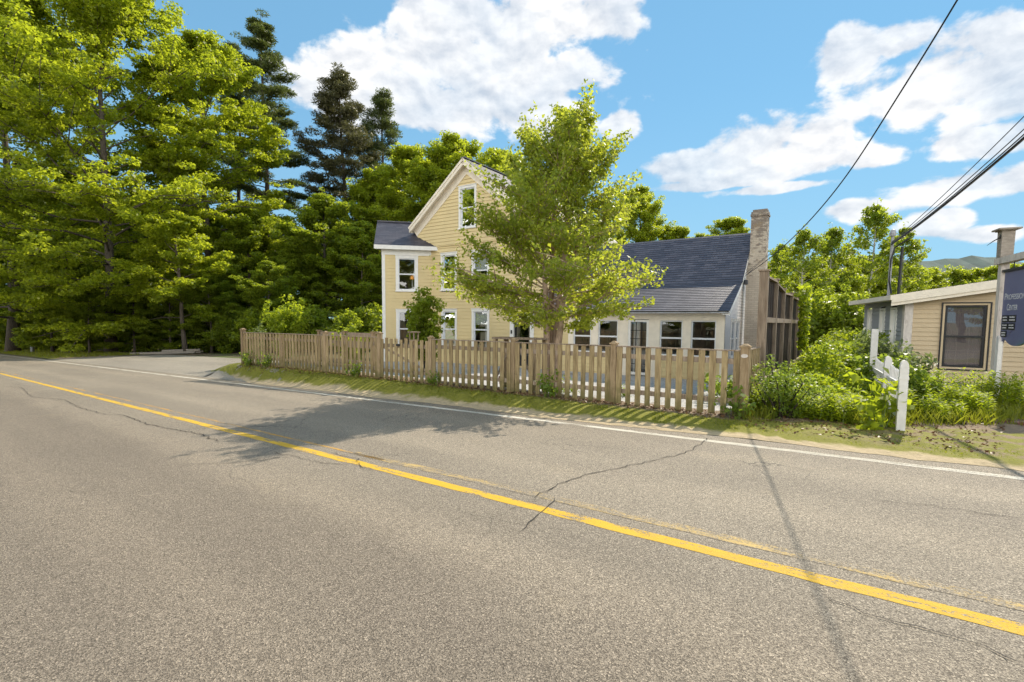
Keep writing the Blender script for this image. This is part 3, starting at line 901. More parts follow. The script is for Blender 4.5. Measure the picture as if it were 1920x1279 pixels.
m.obox(W0, TW, NW, -.35, WL+.36, .30, .34, 4.93, 5.13)        # fascia
m.beam(W0+TW*(WL+.34)+NW*.3+Z3*5.05, W0+TW*(WL+.34)+RW*2.1+Z3*6.6, TW, Z3, -.02, .02, -.12, .0)
part('wing_trim', m, 'white_trim', house)
m = MB()
c = [W0+TW*.0, W0+TW*WL, W0+TW*WL+RW*4, W0+RW*4]
for z0, z1 in ((-.4, 2.4), (2.5, 4.9)):
    P = [p+Z3*z0+RW*.05 for p in c]+[p+Z3*z1+RW*.05 for p in c]
    for f in ((0, 1, 2, 3), (4, 5, 6, 7), (1, 2, 6, 5), (2, 3, 7, 6)): m.quad(*[P[i] for i in f])
part('wing_room', m, 'interior_wall', house)
m = MB()
E = W0+NW*.34+Z3*5.12-TW*1.7; up = np.array(RW*2.44+Z3*1.55); ul = np.linalg.norm(up); up /= ul; nn = np.cross(up, TW); nn = nn if nn[2] > 0 else -nn
coursed(m, E, TW, up, nn, [(0, 0), (WL+2.06, 0), (WL+2.06, ul), (0, ul)], .14, .014)
E2 = W0+RW*4.54+Z3*5.12-TW*1.7; up2 = np.array(-RW*2.44+Z3*1.55)/ul; n2 = np.cross(up2, TW); n2 = n2 if n2[2] > 0 else -n2
coursed(m, E2, TW, up2, n2, [(0, 0), (WL+2.06, 0), (WL+2.06, ul), (0, ul)], .14, .014)
rdg = W0+RW*2.1+Z3*6.67
m.beam(rdg-TW*1.0, rdg+TW*(WL+.36), RW, Z3, -.12, .12, -.03, .03)
part('wing_roof', m, 'roof_shingle', house)

# sunroom and link
GL = [(1076, 1107.6), (1122.5, 1158), (1238, 1279), (1296.5, 1342)]
HEAD, SILL = 1.62, .34
spans = [(sx(b, 630), sx(a, 630)) for a, b in GL]
dsp = (sx(1214, 630), sx(1180, 630))
edges = sorted(spans+[dsp])
SR_L = sx(1066, 630)
m = MB()
prev = 0.0
for e0, e1 in edges:
    zlo = WALL_B if (abs(e0-dsp[0]) < .01 or abs(prev-dsp[1]-.0) < .08) else SILL-.08
    m.obox(F0, T3, N3, prev, e0-.05, -.12, .03, zlo, HEAD+.02); prev = e1+.05
m.obox(F0, T3, N3, prev, SR_L, -.12, .03, SILL-.08, HEAD+.02)
m.obox(F0, T3, N3, 0, SR_L, -.12, .034, HEAD+.02, 1.95)
for a, b in ((0, dsp[0]-.06), (dsp[1]+.06, SR_L)): m.obox(F0, T3, N3, a, b, -.12, .065, SILL-.16, SILL-.05)
m.obox(F0, T3, N3, -.02, .12, -.3, .036, WALL_B, SILL-.17)
part('sunroom_frame', m, 'cream_trim', house)
for e0, e1 in spans:
    window(house, F0, T3, N3, e0-.05, e1+.05, SILL-.03, HEAD+.02, tw=.035, cap=False, trim='cream_trim', name='sunroom_window')
# french door with glazing bars
m = MB()
d0, d1 = dsp; dz0, dz1 = -.46, HEAD
m.obox(F0, T3, N3, d0-.05, d0+.04, -.08, .01, dz0, dz1); m.obox(F0, T3, N3, d1-.04, d1+.05, -.08, .01, dz0, dz1)
m.obox(F0, T3, N3, d0+.04, d1-.04, -.08, .008, dz1-.08, dz1); m.obox(F0, T3, N3, d0+.04, d1-.04, -.08, .008, dz0, dz0+.1)
fd = part('french_door', m, 'white_trim', house)
m = MB()
for i in (1, 2): a = d0+.04+(d1-d0-.08)*i/3; m.obox(F0, T3, N3, a-.012, a+.012, -.05, -.02, dz0+.1, dz1-.08)
for i in range(1, 6): z = dz0+.1+(dz1-dz0-.18)*i/6; m.obox(F0, T3, N3, d0+.04, d1-.04, -.048, -.018, z-.012, z+.012)
part('glazing_bar', m, 'dark_metal', fd)
m = MB(); q = lambda a, z: F0+T3*a+N3*(-.06)+Z3*z
m.quad(q(d0+.03, dz0+.09), q(d1-.03, dz0+.09), q(d1-.03, dz1-.07), q(d0+.03, dz1-.07)); part('pane', m, 'window_glass', fd)
m = MB(); m.obox(F0, T3, N3, d0+.36, d1-.1, -.2, -.18, dz0, dz1-.1); part('curtain', m, 'curtain', fd)
m = MB()
for a, b in ((.12, d0-.06), (d1+.06, SR_L)): coursed(m, F0, T3, Z3, N3, [(a, WALL_B), (b, WALL_B), (b, SILL-.14), (a, SILL-.14)], .16, .030)
part('sunroom_base', m, 'yellow_siding', house)
PR = [(-.32, 1.93), (1.75, 3.05), (3.8, 5.13), (8.0, 1.93)]
m = MB()
sidew = (1.0, 2.5, SILL-.03, HEAD)
coursed(m, F0, R3, Z3, -T3, [(0, WALL_B), (7.8, WALL_B), (7.8, 1.9), (3.8, 4.98), (1.75, 2.9), (0, 1.9)], .112, .014, [sidew])
part('sunroom_side_wall', m, 'white_siding', house)
window(house, F0, R3, -T3, .96, 1.76, SILL-.06, HEAD+.04, tw=.07, name='side_window')
window(house, F0, R3, -T3, 1.76, 2.54, SILL-.06, HEAD+.04, tw=.07, name='side_window')
m = MB(); room(m, .06, 7.8, .15, 5, -.5, 1.9); part('sunroom_interior', m, 'interior_wall', house)
m = MB()
for (r0, z0), (r1, z1) in zip(PR[:-1], PR[1:]):
    L = math.hypot(r1-r0, z1-z0); up = (R3*(r1-r0)+Z3*(z1-z0))/L
    nn = np.cross(T3, up); nn = nn if nn[2] > 0 else -nn
    if r1 > 7: p = HP(-.2, r1, z1); up = -up
    else: p = HP(-.2, r0, z0)
    coursed(m, p, T3, up, nn, [(0, 0), (S_R+.2, 0), (S_R+.2, L), (0, L)], .14, .014)
sroof = part('sunroom_roof', m, 'roof_shingle', house)
m = MB()
for (r0, z0), (r1, z1) in zip(PR[:-1], PR[1:]):
    m.beam(HP(-.2, r0, z0), HP(-.2, r1, z1), -T3, Z3, -.03, .0, -.17, -.008)
    m.beam(HP(-.17, r0, z0), HP(-.17, r1, z1), T3, Z3, 0, .2, -.13, -.09)
part('rake_board', m, 'white_trim', sroof)
m = MB(); m.obox(F0, T3, N3, -.2, S_R, .30, .36, 1.855, 1.90); m.obox(F0, T3, N3, -.15, S_R, .035, .30, 1.86, 1.88)
part('gutter', m, 'grey_pipe', sroof)
# chimney
m = MB()
def chim(a0, a1, r0, r1, z0, z1, b=None):
    b = b or (a0, a1, r0, r1)
    lo = [(a0, r0), (a1, r0), (a1, r1), (a0, r1)]; hi = [(b[0], b[2]), (b[1], b[2]), (b[1], b[3]), (b[0], b[3])]
    for i in range(4):
        j = (i+1) % 4; w = math.hypot(lo[j][0]-lo[i][0], lo[j][1]-lo[i][1]); o = i*.7
        m.quad(HP(*lo[i], z0), HP(*lo[j], z0), HP(*hi[j], z1), HP(*hi[i], z1), uv=[(o, z0), (o+w, z0), (o+w, z1), (o, z1)])
    m.quad(*[HP(*p, z1) for p in hi], uv=[(0, z1), (.3, z1), (.3, z1), (0, z1)])
    m.quad(*[HP(*p, z0) for p in lo], uv=[(0, z0), (.3, z0), (.3, z0), (0, z0)])
chim(-.16, -.80, 2.7, 3.25, WALL_B, 3.6); chim(-.16, -.80, 2.7, 3.25, 3.602, 4.05, (-.24, -.80, 2.72, 3.2)); chim(-.24, -.80, 2.72, 3.2, 4.052, 5.55)
chim(-.215, -.825, 2.69, 3.23, 5.552, 5.63); chim(-.235, -.805, 2.71, 3.21, 5.632, 5.72); chim(-.28, -.77, 2.76, 3.16, 5.722, 5.80)
part('chimney', m, 'painted_brick', house)
# coach lamp by the door
lp = HP(sx(1009), -.12, 1.62)
lt = part('coach_lamp', (lambda m: (m.lathe(lp, [(.0, .17), (.05, .15), (.13, .05), (.11, .04), (.11, .0), (.08, -.26), (.0, -.28)], 6), m.tube([lp+R3*.12+Z3*.0, lp+R3*.05+Z3*.2, lp+Z3*.18], .015, 5), m)[2])(MB()), 'dark_metal', house)
m = MB(); m.lathe(lp, [(.10, .02), (.075, -.22)], 6); part('lamp_pane', m, 'lamp_glass', lt)
# service cables clipped to the chimney corner
m = MB()
for k in (0, .1): m.tube([HP(-.25, 1.9, 3.35-k), HP(-.6, 2.3, 3.75-k*.5), HP(-.98, 2.66, 4.15-k*.4)],   .008, 5)
m.lathe(HP(-.3, 1.8, 3.0), [(0, .12), (.07, .1), (.09, -.05), (0, -.08)], 8)
part('service_cable', m, 'dark_metal', house)

# lamp in the wing window
tl = W0+TW*(WL-1.42)+RW*.14
lamp = thing('table_lamp', 'small table lamp with an orange shade in the upper left window of the yellow house', 'lamp', tuple(tl+Z3*2.9))
m = MB(); m.lathe(tl+Z3*2.9, [(.0, 0), (.09, .01), (.02, .05), (.018, .72), (.0, .72)], 8); part('stem', m, 'curtain', lamp)
m = MB(); m.lathe(tl+Z3*3.55, [(.13, 0), (.08, .26)], 12); part('lamp_shade', m, 'orange_shade', lamp)

# ------------------------------------------------------------------ picket fence along the road
FR, FL = np.array([3.66, 7.78, 0]), np.array([-8.96, 16.62, 0])
FT = (FL-FR)/np.linalg.norm(FL-FR); FN = np.array([-FT[1], FT[0], 0]); FN = FN if FN[1] < 0 else -FN    # towards the road
fence = thing('picket_fence', 'long weathered picket fence with mossy pickets running along the road', 'fence', tuple(FR))
def fpos(px):
    d = ray(px, 660); k = d[0]/d[1]
    return (FR[0]-k*FR[1])/(k*FT[1]-FT[0])
pq = [0.0]+[fpos(p) for p in (1150, 962, 806.5, 710, 609, 528, 455)]
FH = 1.07
rngf = np.random.default_rng(11)
def gl(q): p = FR+FT*q; return gz(p[0], p[1])
for i, q in enumerate(pq):
    p = FR+FT*q; z = gz(p[0], p[1]); m = MB(); w = .062 if i in (0, 7) else .05
    tall = {0: 1.13, 3: 1.10, 4: 1.16, 5: 1.14, 6: 1.04, 7: 1.16}.get(i, 1.11)
    m.obox(p+Z3*z, FT, FN, -w, w, -w-.035, w-.035, -.1, tall)
    po = part('post', m, 'post_wood', fence)
    if i != 6:
        m = MB(); m.obox(p+Z3*(z+tall), FT, FN, -w-.018, w+.018, -w-.053, w-.017, .001, .025)
        c = p+Z3*(z+tall+.03)-FN*.035
        b = [c+FT*a+FN*e for a, e in ((-w, -w), (w, -w), (w, w), (-w, w))]; m.hexa(b+[c+FT*a*.4+FN*e*.4+Z3*.03 for a, e in ((-w, -w), (w, -w), (w, w), (-w, w))])
        part('post_cap', m, 'post_wood', po)
    if i == 0:
        m = MB()
        c = p+Z3*(z+tall-.13)+FN*(w-.033)
        ring = [(math.cos(t)*.052, math.sin(t)*.03) for t in np.linspace(0, 2*math.pi, 17)[:-1]]
        m.v = [tuple(c+FT*a+Z3*e+FN*n_) for n_ in (.0, .012) for a, e in ring]
        for j in range(16): m.f.append((j, (j+1) % 16, 16+(j+1) % 16, 16+j))
        m.f.append(tuple(range(16, 32)))
        part('oval_plaque', m, 'worn_white', po)
for i in range(7):
    q0, q1 = pq[i], pq[i+1]
    p0, p1 = FR+FT*q0, FR+FT*q1
    z0, z1 = gl(q0), gl(q1)
    gate = (i == 3)
    for h in ((.86, .945), (.22, .305)):
        m = MB(); m.beam(p0+FT*.06+Z3*z0, p1-FT*.06+Z3*z1, FN, Z3, -.055, -.022, h[0]-(.02 if gate else 0), h[1]-(.02 if gate else 0))
        part('rail', m, 'frame_board', fence)
    if gate:
        m = MB(); m.beam(p1-FT*.12+Z3*(z1+.84), p0+FT*.12+Z3*(z0+.3), FN, Z3, -.052, -.025, -.03, .03); part('gate_brace', m, 'frame_board', fence)
        m = MB(); m.obox(p0+FT*1.1+Z3*z0, FT, FN, -.08, .06, .0, .02, .88, .93); part('gate_latch', m, 'dark_metal', fence)
    m = MB(); m.beam(p0+FT*.03+Z3*(z0+FH), p1-FT*.03+Z3*(z1+FH), FN, Z3, -.035, .012, -.004, .018)
    if i in (0, 1, 2, 4, 5, 6): part('top_cap', m, 'frame_board', fence)
    n = max(3, int(round((q1-q0)/.178)))
    for k in range(n):
        q = q0+(q1-q0)*(k+.62)/(n+.24); p = FR+FT*q; z = gz(p[0], p[1]); m = MB()
        w = .049*rngf.uniform(.92, 1.06); tp = FH-.006+(rngf.uniform(-.05, .02) if gate else 0); b = rngf.uniform(.0, .05); ln = rngf.normal()*.006
        tw_ = rngf.normal()*.004
        c = []
        for zz, sh in ((b, 0), (tp, ln)):
            for a, e in ((-w, -.021), (w, -.021+tw_), (w, .0+tw_), (-w, .0)): c.append(p+FT*(a+sh)+FN*e+Z3*(z+zz))
        m.hexa(c); part('picket', m, 'picket_wood', fence)
# short return of the fence to the tall screen
RB = np.array([.565, .825, 0]); RS = np.array([.825, -.565, 0])
ret = thing('return_fence', 'short return of wooden pickets between the corner post and the tall board screen', 'fence', tuple(FR+RB*.1))
for h in ((.86, .94), (.22, .3)):
    m = MB(); m.beam(FR+RB*.06, FR+RB*1.55, RS, Z3, -.05, -.02, *h); part('rail', m, 'frame_board', ret)
for k in range(8):
    p = FR+RB*(.2+.18*k); m = MB(); m.obox(p, RB, RS, -.045, .045, -.018, .004, rngf.uniform(.02, .06), FH); part('picket', m, 'picket_wood', ret)
m = MB(); m.beam(FR+RB*.07+Z3*FH, FR+RB*1.55+Z3*FH, RS, Z3, -.03, .012, 0, .02); part('top_cap', m, 'frame_board', ret)

# ------------------------------------------------------------------ tall board screen beside the chimney
scr = thing('privacy_screen', 'tall dark board screen with pale timber posts beside the chimney', 'fence', tuple(FR+RB*1.66))
qs = [1.66, 3.3, 4.7, 6.5, 8.3, 10.0, 11.4, 12.2]
tops = [2.46, 2.42, 2.30, 2.30, 2.25, 2.2, 2.2, 2.2]
for i, (q, tp) in enumerate(zip(qs, tops)):
    p = FR+RB*q; m = MB(); w = .072 if i == 0 else .05
    m.obox(p, RB, RS, -w, w, -w, w, -.6, tp)
    po = part('post', m, 'frame_board', scr)
    m = MB(); m.obox(p, RB, RS, -w-.02, w+.02, -w-.02, w+.02, tp+.001, tp+.03); part('post_cap', m, 'frame_board', po)
for i in range(len(qs)-1):
    q0, q1 = qs[i]+.06, qs[i+1]-.05; t0, t1 = tops[i]-.10, tops[i+1]-.06
    m = MB(); n = max(2, int((q1-q0)/.14))
    for k in range(n):
        a0, a1 = q0+(q1-q0)*k/n, q0+(q1-q0)*(k+1)/n-.006
        m.obox(FR, RB, RS, a0, a1, -.045+.006*(k % 2), -.02+.006*(k % 2), .1, t0+(t1-t0)*(k+.5)/n)
    part('board_panel', m, 'dark_board', scr)
    for z in (.42, 1.58):
        m = MB(); m.beam(FR+RB*q0+Z3*z, FR+RB*q1+Z3*z, RS, Z3, -.01, .045, -.05, .05); part('rail', m, 'frame_board', scr)
    m = MB(); m.beam(FR+RB*q0+Z3*t0, FR+RB*q1+Z3*t1, RS, Z3, -.06, .05, 0, .04); part('top_rail', m, 'frame_board', scr)
# ------------------------------------------------------------------ tan building on the right
CN = np.array([10.5, 13.3, 0]); A2 = np.array([.867, -.498, 0]); A2 /= np.linalg.norm(A2)
N2 = np.array([A2[1], -A2[0], 0]); N2 = N2 if N2[1] < 0 else -N2
B2 = np.array([.35, .937, 0]); B2 /= np.linalg.norm(B2); NS2 = np.array([-B2[1], B2[0], 0])
bld = thing('office_building', 'low tan clapboard building with a large dark window behind the white picket fence', 'building', tuple(CN))
RZ = lambda u: 2.36+.165*u
def ux(px, py=620):
    d = ray(px, py); k = d[0]/d[1]
    return (k*CN[1]-CN[0])/(A2[0]-k*A2[1])
wu0, wu1 = ux(1762), ux(1856)
m = MB()
def frame(m, a0, a1, z0, z1, w, n0, n1):
    m.obox(CN, A2, N2, a0, a0+w, n0, n1, z0, z1); m.obox(CN, A2, N2, a1-w, a1, n0, n1, z0, z1)
    m.obox(CN, A2, N2, a0+w, a1-w, n0, n1-.002, z0, z0+w); m.obox(CN, A2, N2, a0+w, a1-w, n0, n1-.002, z1-w, z1)
wz0, wz1 = .36, 2.10
frame(m, wu0, wu1, wz0, wz1, .03, -.05, .05)
wo = part('window', m, 'dark_metal', bld)
m = MB(); frame(m, wu0+.031, wu1-.031, wz0+.031, wz1-.031, .045, -.06, .035); part('casing', m, 'tan_siding', wo)
m = MB(); frame(m, wu0+.08, wu1-.08, wz0+.08, wz1-.08, .05, -.09, .0); mz = (wz0+wz1)/2
m.obox(CN, A2, N2, wu0+.13, wu1-.13, -.09, .004, mz-.03, mz+.02); part('sash', m, 'dark_metal', wo)
m = MB(); q = lambda a, z, n=-.05: CN+A2*a+N2*n+Z3*z
m.quad(q(wu0+.1, wz0+.1), q(wu1-.1, wz0+.1), q(wu1-.1, wz1-.1), q(wu0+.1, wz1-.1)); part('pane', m, 'screen_glass', wo)
m = MB()
for i in (1, 2):
    a = wu0+.13+(wu1-wu0-.26)*i/3; m.obox(CN, A2, N2, a-.008, a+.008, -.075, -.058, wz0+.13, wz1-.13)
for z in (wz0+.13+(mz-wz0-.13)*.5, mz+(wz1-.13-mz)*.5): m.obox(CN, A2, N2, wu0+.13, wu1-.13, -.074, -.059, z-.008, z+.008)
part('glazing_bar', m, 'grey_timber', wo)
m = MB()
n = 22
for side in (0, 1):
    for k in range(5):           # draped half curtains
        for i in range(n-1):
            def cv(i, k):
                t = i/(n-1); a = (wu0+.12)+(wu1-wu0-.24)*(.5*t if not side else 1-.5*t)
                top = mz+.66; bot = wz0+.1+1.35*t**1.8
                return q(a, bot+(top-bot)*k/5, -.16+.025*math.sin(i*1.9))
            m.quad(cv(i, k), cv(i+1, k), cv(i+1, k+1), cv(i, k+1))
part('curtain', m, 'net_curtain', wo)
m = MB()
coursed(m, CN, A2, Z3, N2, [(0, .04), (9, .04), (9, RZ(4.5)-.165*4.5-.1), (4.5, RZ(4.5)-.1), (0, RZ(0)-.1)], .118, .022, [(wu0+.02, wu1-.02, wz0+.02, wz1-.02)])
part('wall', m, 'tan_siding', bld)
m = MB(); LB = 3.5
sw = [(.62, 1.0), (1.55, 1.9), (2.75, 3.05)]
coursed(m, CN, B2, Z3, NS2, [(0, .04), (LB, .04), (LB, 2.26), (0, 2.26)], .118, .022, [(a, b, .3, 2.0) for a, b in sw])
part('side_wall', m, 'grey_siding', bld)
for a, b in sw:
    m = MB(); O = CN
    for x0, x1, z0, z1 in ((a-.05, a+.02, .3, 2.0), (b-.02, b+.05, .3, 2.0), (a+.02, b-.02, 1.95, 2.0), (a+.02, b-.02, .3, .36)): m.obox(O, B2, NS2, x0, x1, -.06, .035, z0, z1)
    w_ = part('side_window', m, 'white_trim', bld)
    m = MB(); P = lambda s, z: O+B2*s-NS2*.03+Z3*z
    m.quad(P(a, .33), P(b, .33), P(b, 1.97), P(a, 1.97)); part('pane', m, 'window_glass', w_)
m = MB()
m.obox(CN, A2, N2, -.02, .15, -.1, .035, -.05, RZ(0)-.12); m.obox(CN, B2, NS2, -.03, .13, -.05, .034, -.05, 2.26)
part('corner_board', m, 'worn_white', bld)
m = MB(); m.obox(CN, A2, N2, .05, 9, -.3, -.01, -.8, .038); m.obox(CN, B2, NS2, .3, LB, -.3, -.01, -.8, .038); part('foundation', m, 'stone', bld)
m = MB()
bk = CN+B2*LB
for p0, p1 in ((CN, CN+A2*9),):
    c = [CN+A2*.05-N2*.3, CN+A2*8.9-N2*.3, CN+A2*8.9-N2*4, bk+A2*.3]
    P = [p+Z3*0 for p in c]+[p+Z3*2.2 for p in c]
    for f in ((0, 1, 2, 3), (4, 5, 6, 7), (1, 2, 6, 5), (2, 3, 7, 6)): m.quad(*[P[i] for i in f])
part('room', m, 'interior_wall', bld)
# roof: two shallow slopes, ridge running back from the gable
m = MB(); up = A2+Z3*.165; ul = np.linalg.norm(up); upn = up/ul
fo = CN+N2*.32
E0 = fo-A2*.36+Z3*RZ(-.36); E1 = CN+B2*(LB+.3)-A2*.36+Z3*RZ(-.36)
Ri0 = fo+A2*4.5+Z3*RZ(4.5); Ri1 = CN+B2*(LB+.3)+A2*4.5+Z3*RZ(4.5)
Q0 = fo+A2*9.4+Z3*RZ(-.4); Q1 = CN+B2*(LB+.3)+A2*9.4+Z3*RZ(-.4)
for a, b, c, d in ((E0, Ri0, Ri1, E1), (Ri0, Q0, Q1, Ri1)):
    a, b, c, d = [np.array(p) for p in (a, b, c, d)]
    m.quad(a, b, c, d, uv=[(0, 0), (0, 4.6), (4, 4.6), (4, 0)])
rf = part('roof', m, 'roof_shingle', bld)
m = MB()
m.beam(E0, Ri0, N2, Z3, -.03, .0, -.21, -.006); m.beam(Ri0, Q0, N2, Z3, -.03, 0, -.21, -.006)
m.beam(E0, Ri0, N2, Z3, -.06, -.031, -.29, -.12)
m.beam(E0-Z3*.0, E1, NS2, Z3, -.03, .03, -.13, -.006)
m.beam(E0+NS2*-.03, E1+NS2*-.03, NS2, Z3, -.32, 0, -.12, -.10)
part('fascia', m, 'cream_trim', rf)
# two service masts standing on the roof
for px, dep, hz, mt, rr_, lab in ((1669, 13.9, 3.95, 'grey_pipe', .036, 'grey'), (1687.5, 13.6, 3.62, 'dark_metal', .032, 'black')):
    x = at(px, dep, 500); m = MB(); b0 = 2.30
    if lab == 'grey':
        m.tube([(x, dep, b0), (x+.02, dep, hz)], rr_, 8)
        m.lathe((x+.02, dep, hz), [(0, -.01), (.07, 0), (.08, .08), (.05, .17), (0, .2)], 10)
    else: m.tube([(x, dep, b0), (x+.03, dep, hz)], rr_, 8)
    mast = solo('service_mast', m, mt, ('thick grey service mast with a rounded head on the roof of the tan building' if lab == 'grey' else 'thin black pipe mast beside the thicker grey mast on the roof of the tan building'), 'mast', (x, dep, b0), None)

# ------------------------------------------------------------------ hanging business sign
SB = np.array([9.22, 9.42, 0]); SD = np.array([-.42, -.907, 0]); SN = np.array([-.907, .42, 0])
sz = gz(*SB[:2])
post = thing('sign_post_frame', 'tall white timber sign frame with a crossbeam carrying the hanging board', 'sign post', tuple(SB+Z3*sz))
m = MB(); m.obox(SB, SD, SN, -.06, .07, -.06, .06, sz-.2, 2.66); part('post', m, 'worn_white', post)
m = MB(); m.obox(SB+SD*1.95, SD, SN, -.08, .075, -.08, .08, sz-.2, 2.66); part('post', m, 'worn_white', post)
m = MB(); m.obox(SB, SD, SN, -.17, 2.12, -.05, .09, 2.662, 2.78); part('beam', m, 'worn_white', post)
m = MB(); m.obox(SB, SD, SN, .085, .20, .0, .06, sz-.1, 1.22)
c = SB+SD*.1425; ring = [(.0575*math.cos(t), .10*math.sin(t)) for t in np.linspace(0, math.pi, 9)]
i0 = len(m.v); m.v += [tuple(c+SD*a+SN*n_+Z3*(1.222+b)) for n_ in (.0, .06) for a, b in ring]
for j in range(8): m.f.append((i0+j, i0+j+1, i0+9+j+1, i0+9+j))
m.f.append(tuple(range(i0+9, i0+18))); m.f.append(tuple(range(i0, i0+9))[::-1])
part('round_top_board', m, 'picket_white', post)
bx = thing('birdhouse', 'grey box birdhouse with a flat cap on top of the white sign post', 'birdhouse', tuple(SB+Z3*2.78))
m = MB(); b = [SB+SD*a+SN*e+Z3*2.784 for a, e in ((-.09, -.09), (.09, -.09), (.09, .09), (-.09, .09))]; t = [p+Z3*.5+(p-SB-Z3*2.784)*.05 for p in b]; m.hexa(b+t)
part('box', m, 'grey_timber', bx)
m = MB(); m.obox(SB, SD, SN, -.17, .17, -.16, .16, 3.286, 3.315); m.obox(SB, SD, SN, -.13, .13, -.12, .12, 3.27, 3.285); part('lid', m, 'grey_timber', bx)
m = MB(); hc = SB+SD*.096+Z3*3.16
hc2 = SB+SN*.0965+SD*.03+Z3*3.17
m.v = [tuple(hc2+SD*.036*math.cos(t)+Z3*.05*math.sin(t)) for t in np.linspace(0, 2*math.pi, 13)[:-1]]; m.f = [tuple(range(12))]
part('entrance_hole', m, 'sign_black', bx)
m = MB(); m.tube([hc2-SN*.02, hc2+SN*.10+SD*.02-Z3*.08, hc2+SN*.2+SD*.06-Z3*.16], [.012, .009, .004], 5); part('twig', m, 'dark_stem', bx)
sg = thing('hanging_sign', 'blue hanging sign board lettered PROFESSIONAL CENTER with small black name plates', 'sign', tuple(SB+SD*.7+Z3*1.2))
m = MB(); BT, BB = 2.50, 1.22
prof = [(.13, BT), (1.72, BT), (1.72, BB+.06)]+[(.925+.795*math.cos(t)*1.0, BB+.06-.13*abs(math.sin(t*2.5))) for t in np.linspace(0, math.pi, 31)[1:-1]]+[(.13, BB+.06)]
i0 = 0; m.v = [tuple(SB+SD*a+SN*n_+Z3*z) for n_ in (-.02, .02) for a, z in prof]; k = len(prof)
m.f.append(tuple(range(k))); m.f.append(tuple(range(k, 2*k))[::-1])
for j in range(k): m.f.append((j, k+j, k+(j+1) % k, (j+1) % k))
part('board', m, 'sign_board', sg)
m = MB(); m.obox(SB, SD, SN, .08, 1.77, -.05, .05, BT+.002, BT+.045); part('top_moulding', m, 'sign_black', sg)
m = MB()
for a in (.4, 1.45): m.tube([SB+SD*a+Z3*2.665, SB+SD*a+Z3*(BT+.04)], .008, 5)
part('hanger', m, 'dark_metal', sg)
def text(txt, size, a, z, width, parent, mat='sign_letter'):
    cu = bpy.data.curves.new('letters', 'FONT'); cu.body = txt; cu.size = size; cu.extrude = .002; cu.align_x = 'LEFT'
    ob = bpy.data.objects.new('letters_tmp', cu); COL.objects.link(ob)
    bpy.context.view_layer.update()
    dg = bpy.context.evaluated_depsgraph_get(); me = bpy.data.meshes.new_from_object(ob.evaluated_get(dg))
    bpy.data.objects.remove(ob)
    P = np.array([v.co[:] for v in me.vertices]); sc = width/(P[:, 0].max()-P[:, 0].min()); off = root_loc(parent)
    for v, p in zip(me.vertices, P):
        q_ = SB+SD*(a+(p[0]-P[:, 0].min())*sc)+Z3*(z+p[1])+SN*(.0225+p[2]*.5)-off
        v.co = q_
    me.name = 'lettering'; me.materials.clear()
    return part('lettering', me, mat, parent)
text('P', .17, .20, 1.985, .075, sg); text('ROFESSIONAL', .135, .285, 1.985, .80, sg)
text('C', .17, .31, 1.79, .075, sg); text('ENTER', .135, .395, 1.79, .30, sg)
pl = []
for (a0, a1, z0, z1) in ((.17, .40, 1.575, 1.70), (.42, .68, 1.575, 1.70), (.17, .40, 1.435, 1.555), (.42, .66, 1.435, 1.555), (.16, .38, 1.30, 1.415)):
    m = MB(); m.obox(SB, SD, SN, a0, a1, .0205, .028, z0, z1); pt = part('name_plate', m, 'sign_black', sg)
    m = MB(); rr = np.random.default_rng(int(a0*100+z0*100))
    for zz in (z0+(z1-z0)*.62, z0+(z1-z0)*.22):
        x = a0+.035
        while x < a1-.04:
            wd = rr.uniform(.012, .024); m.obox(SB, SD, SN, x, x+wd*.75, .0285, .031, zz, zz+.024*rr.uniform(.75, 1)); x += wd+.004
    part('plate_lettering', m, 'sign_letter', pt)
m = MB()
for j in range(9):
    t = j/8; m.tube([SB+SD*(.40+.22*math.sin(s*2.6)*(.4+.6*t))+SN*.024+Z3*(1.29+.012*j-.1*math.cos(s*2.6)+.1) for s in np.linspace(-.5, .5, 7)], .003, 4, False) if j % 4 == 0 else None
part('swirl', m, 'sign_swirl', sg)
# timber edging by the sign
m = MB(); e0 = np.array([at(1818, 7.65), 7.65, 0]); e1 = e0+np.array([1.9, -1.12, 0]); ed = (e1-e0)/np.linalg.norm(e1-e0); en = np.array([ed[1], -ed[0], 0])
gz0 = gz(*e0[:2]); m.beam(e0+Z3*(gz0+.05), e1+Z3*(gz(*e1[:2])+.05), en, Z3, -.12, .09, -.14, .02)
solo('timber_edging', m, 'rust_timber', 'rusty red brown timber edging board lying under the sign', 'edging', tuple(e0))

# ------------------------------------------------------------------ white picket fence going back from the road
WF0 = np.array([5.50, 6.93, 0]); WFD = np.array([.5, .866, 0]); WFN = np.array([-.866, .5, 0])
wf = thing('white_picket_fence', 'short white picket fence with rounded posts and dipping pickets beside the leafy thicket', 'fence', tuple(WF0))
def wpost(q, h, hw, round_=True):
    p = WF0+WFD*q; z = gz(*p[:2]); m = MB()
    m.obox(p+Z3*z, WFD, WFN, -hw, hw, -hw, hw, -.25, h)
    if round_:
        m.obox(p+Z3*z, WFD, WFN, -hw-.006, hw+.006, -hw-.006, hw+.006, h-.16, h-.13)
        r_ = hw*1.0
        prev = None
        for t in np.linspace(0, math.pi/2, 5)[1:]: pass
        ring = [(hw*math.cos(t), .11*math.sin(t)) for t in np.linspace(0, math.pi, 9)]
        i0 = len(m.v); m.v += [tuple(p+WFN*a+WFD*n_+Z3*(z+h+.001+b)) for n_ in (-hw, hw) for a, b in ring]
        for j in range(8): m.f.append((i0+j, i0+j+1, i0+9+j+1, i0+9+j))
        m.f.append(tuple(range(i0+9, i0+18))); m.f.append(tuple(range(i0, i0+9))[::-1])
    return part('post', m, 'picket_white', wf)
wpost(0, .90, .05); wpost(1.45, .88, .05)
wpost(3.35, 1.42, .055, False)
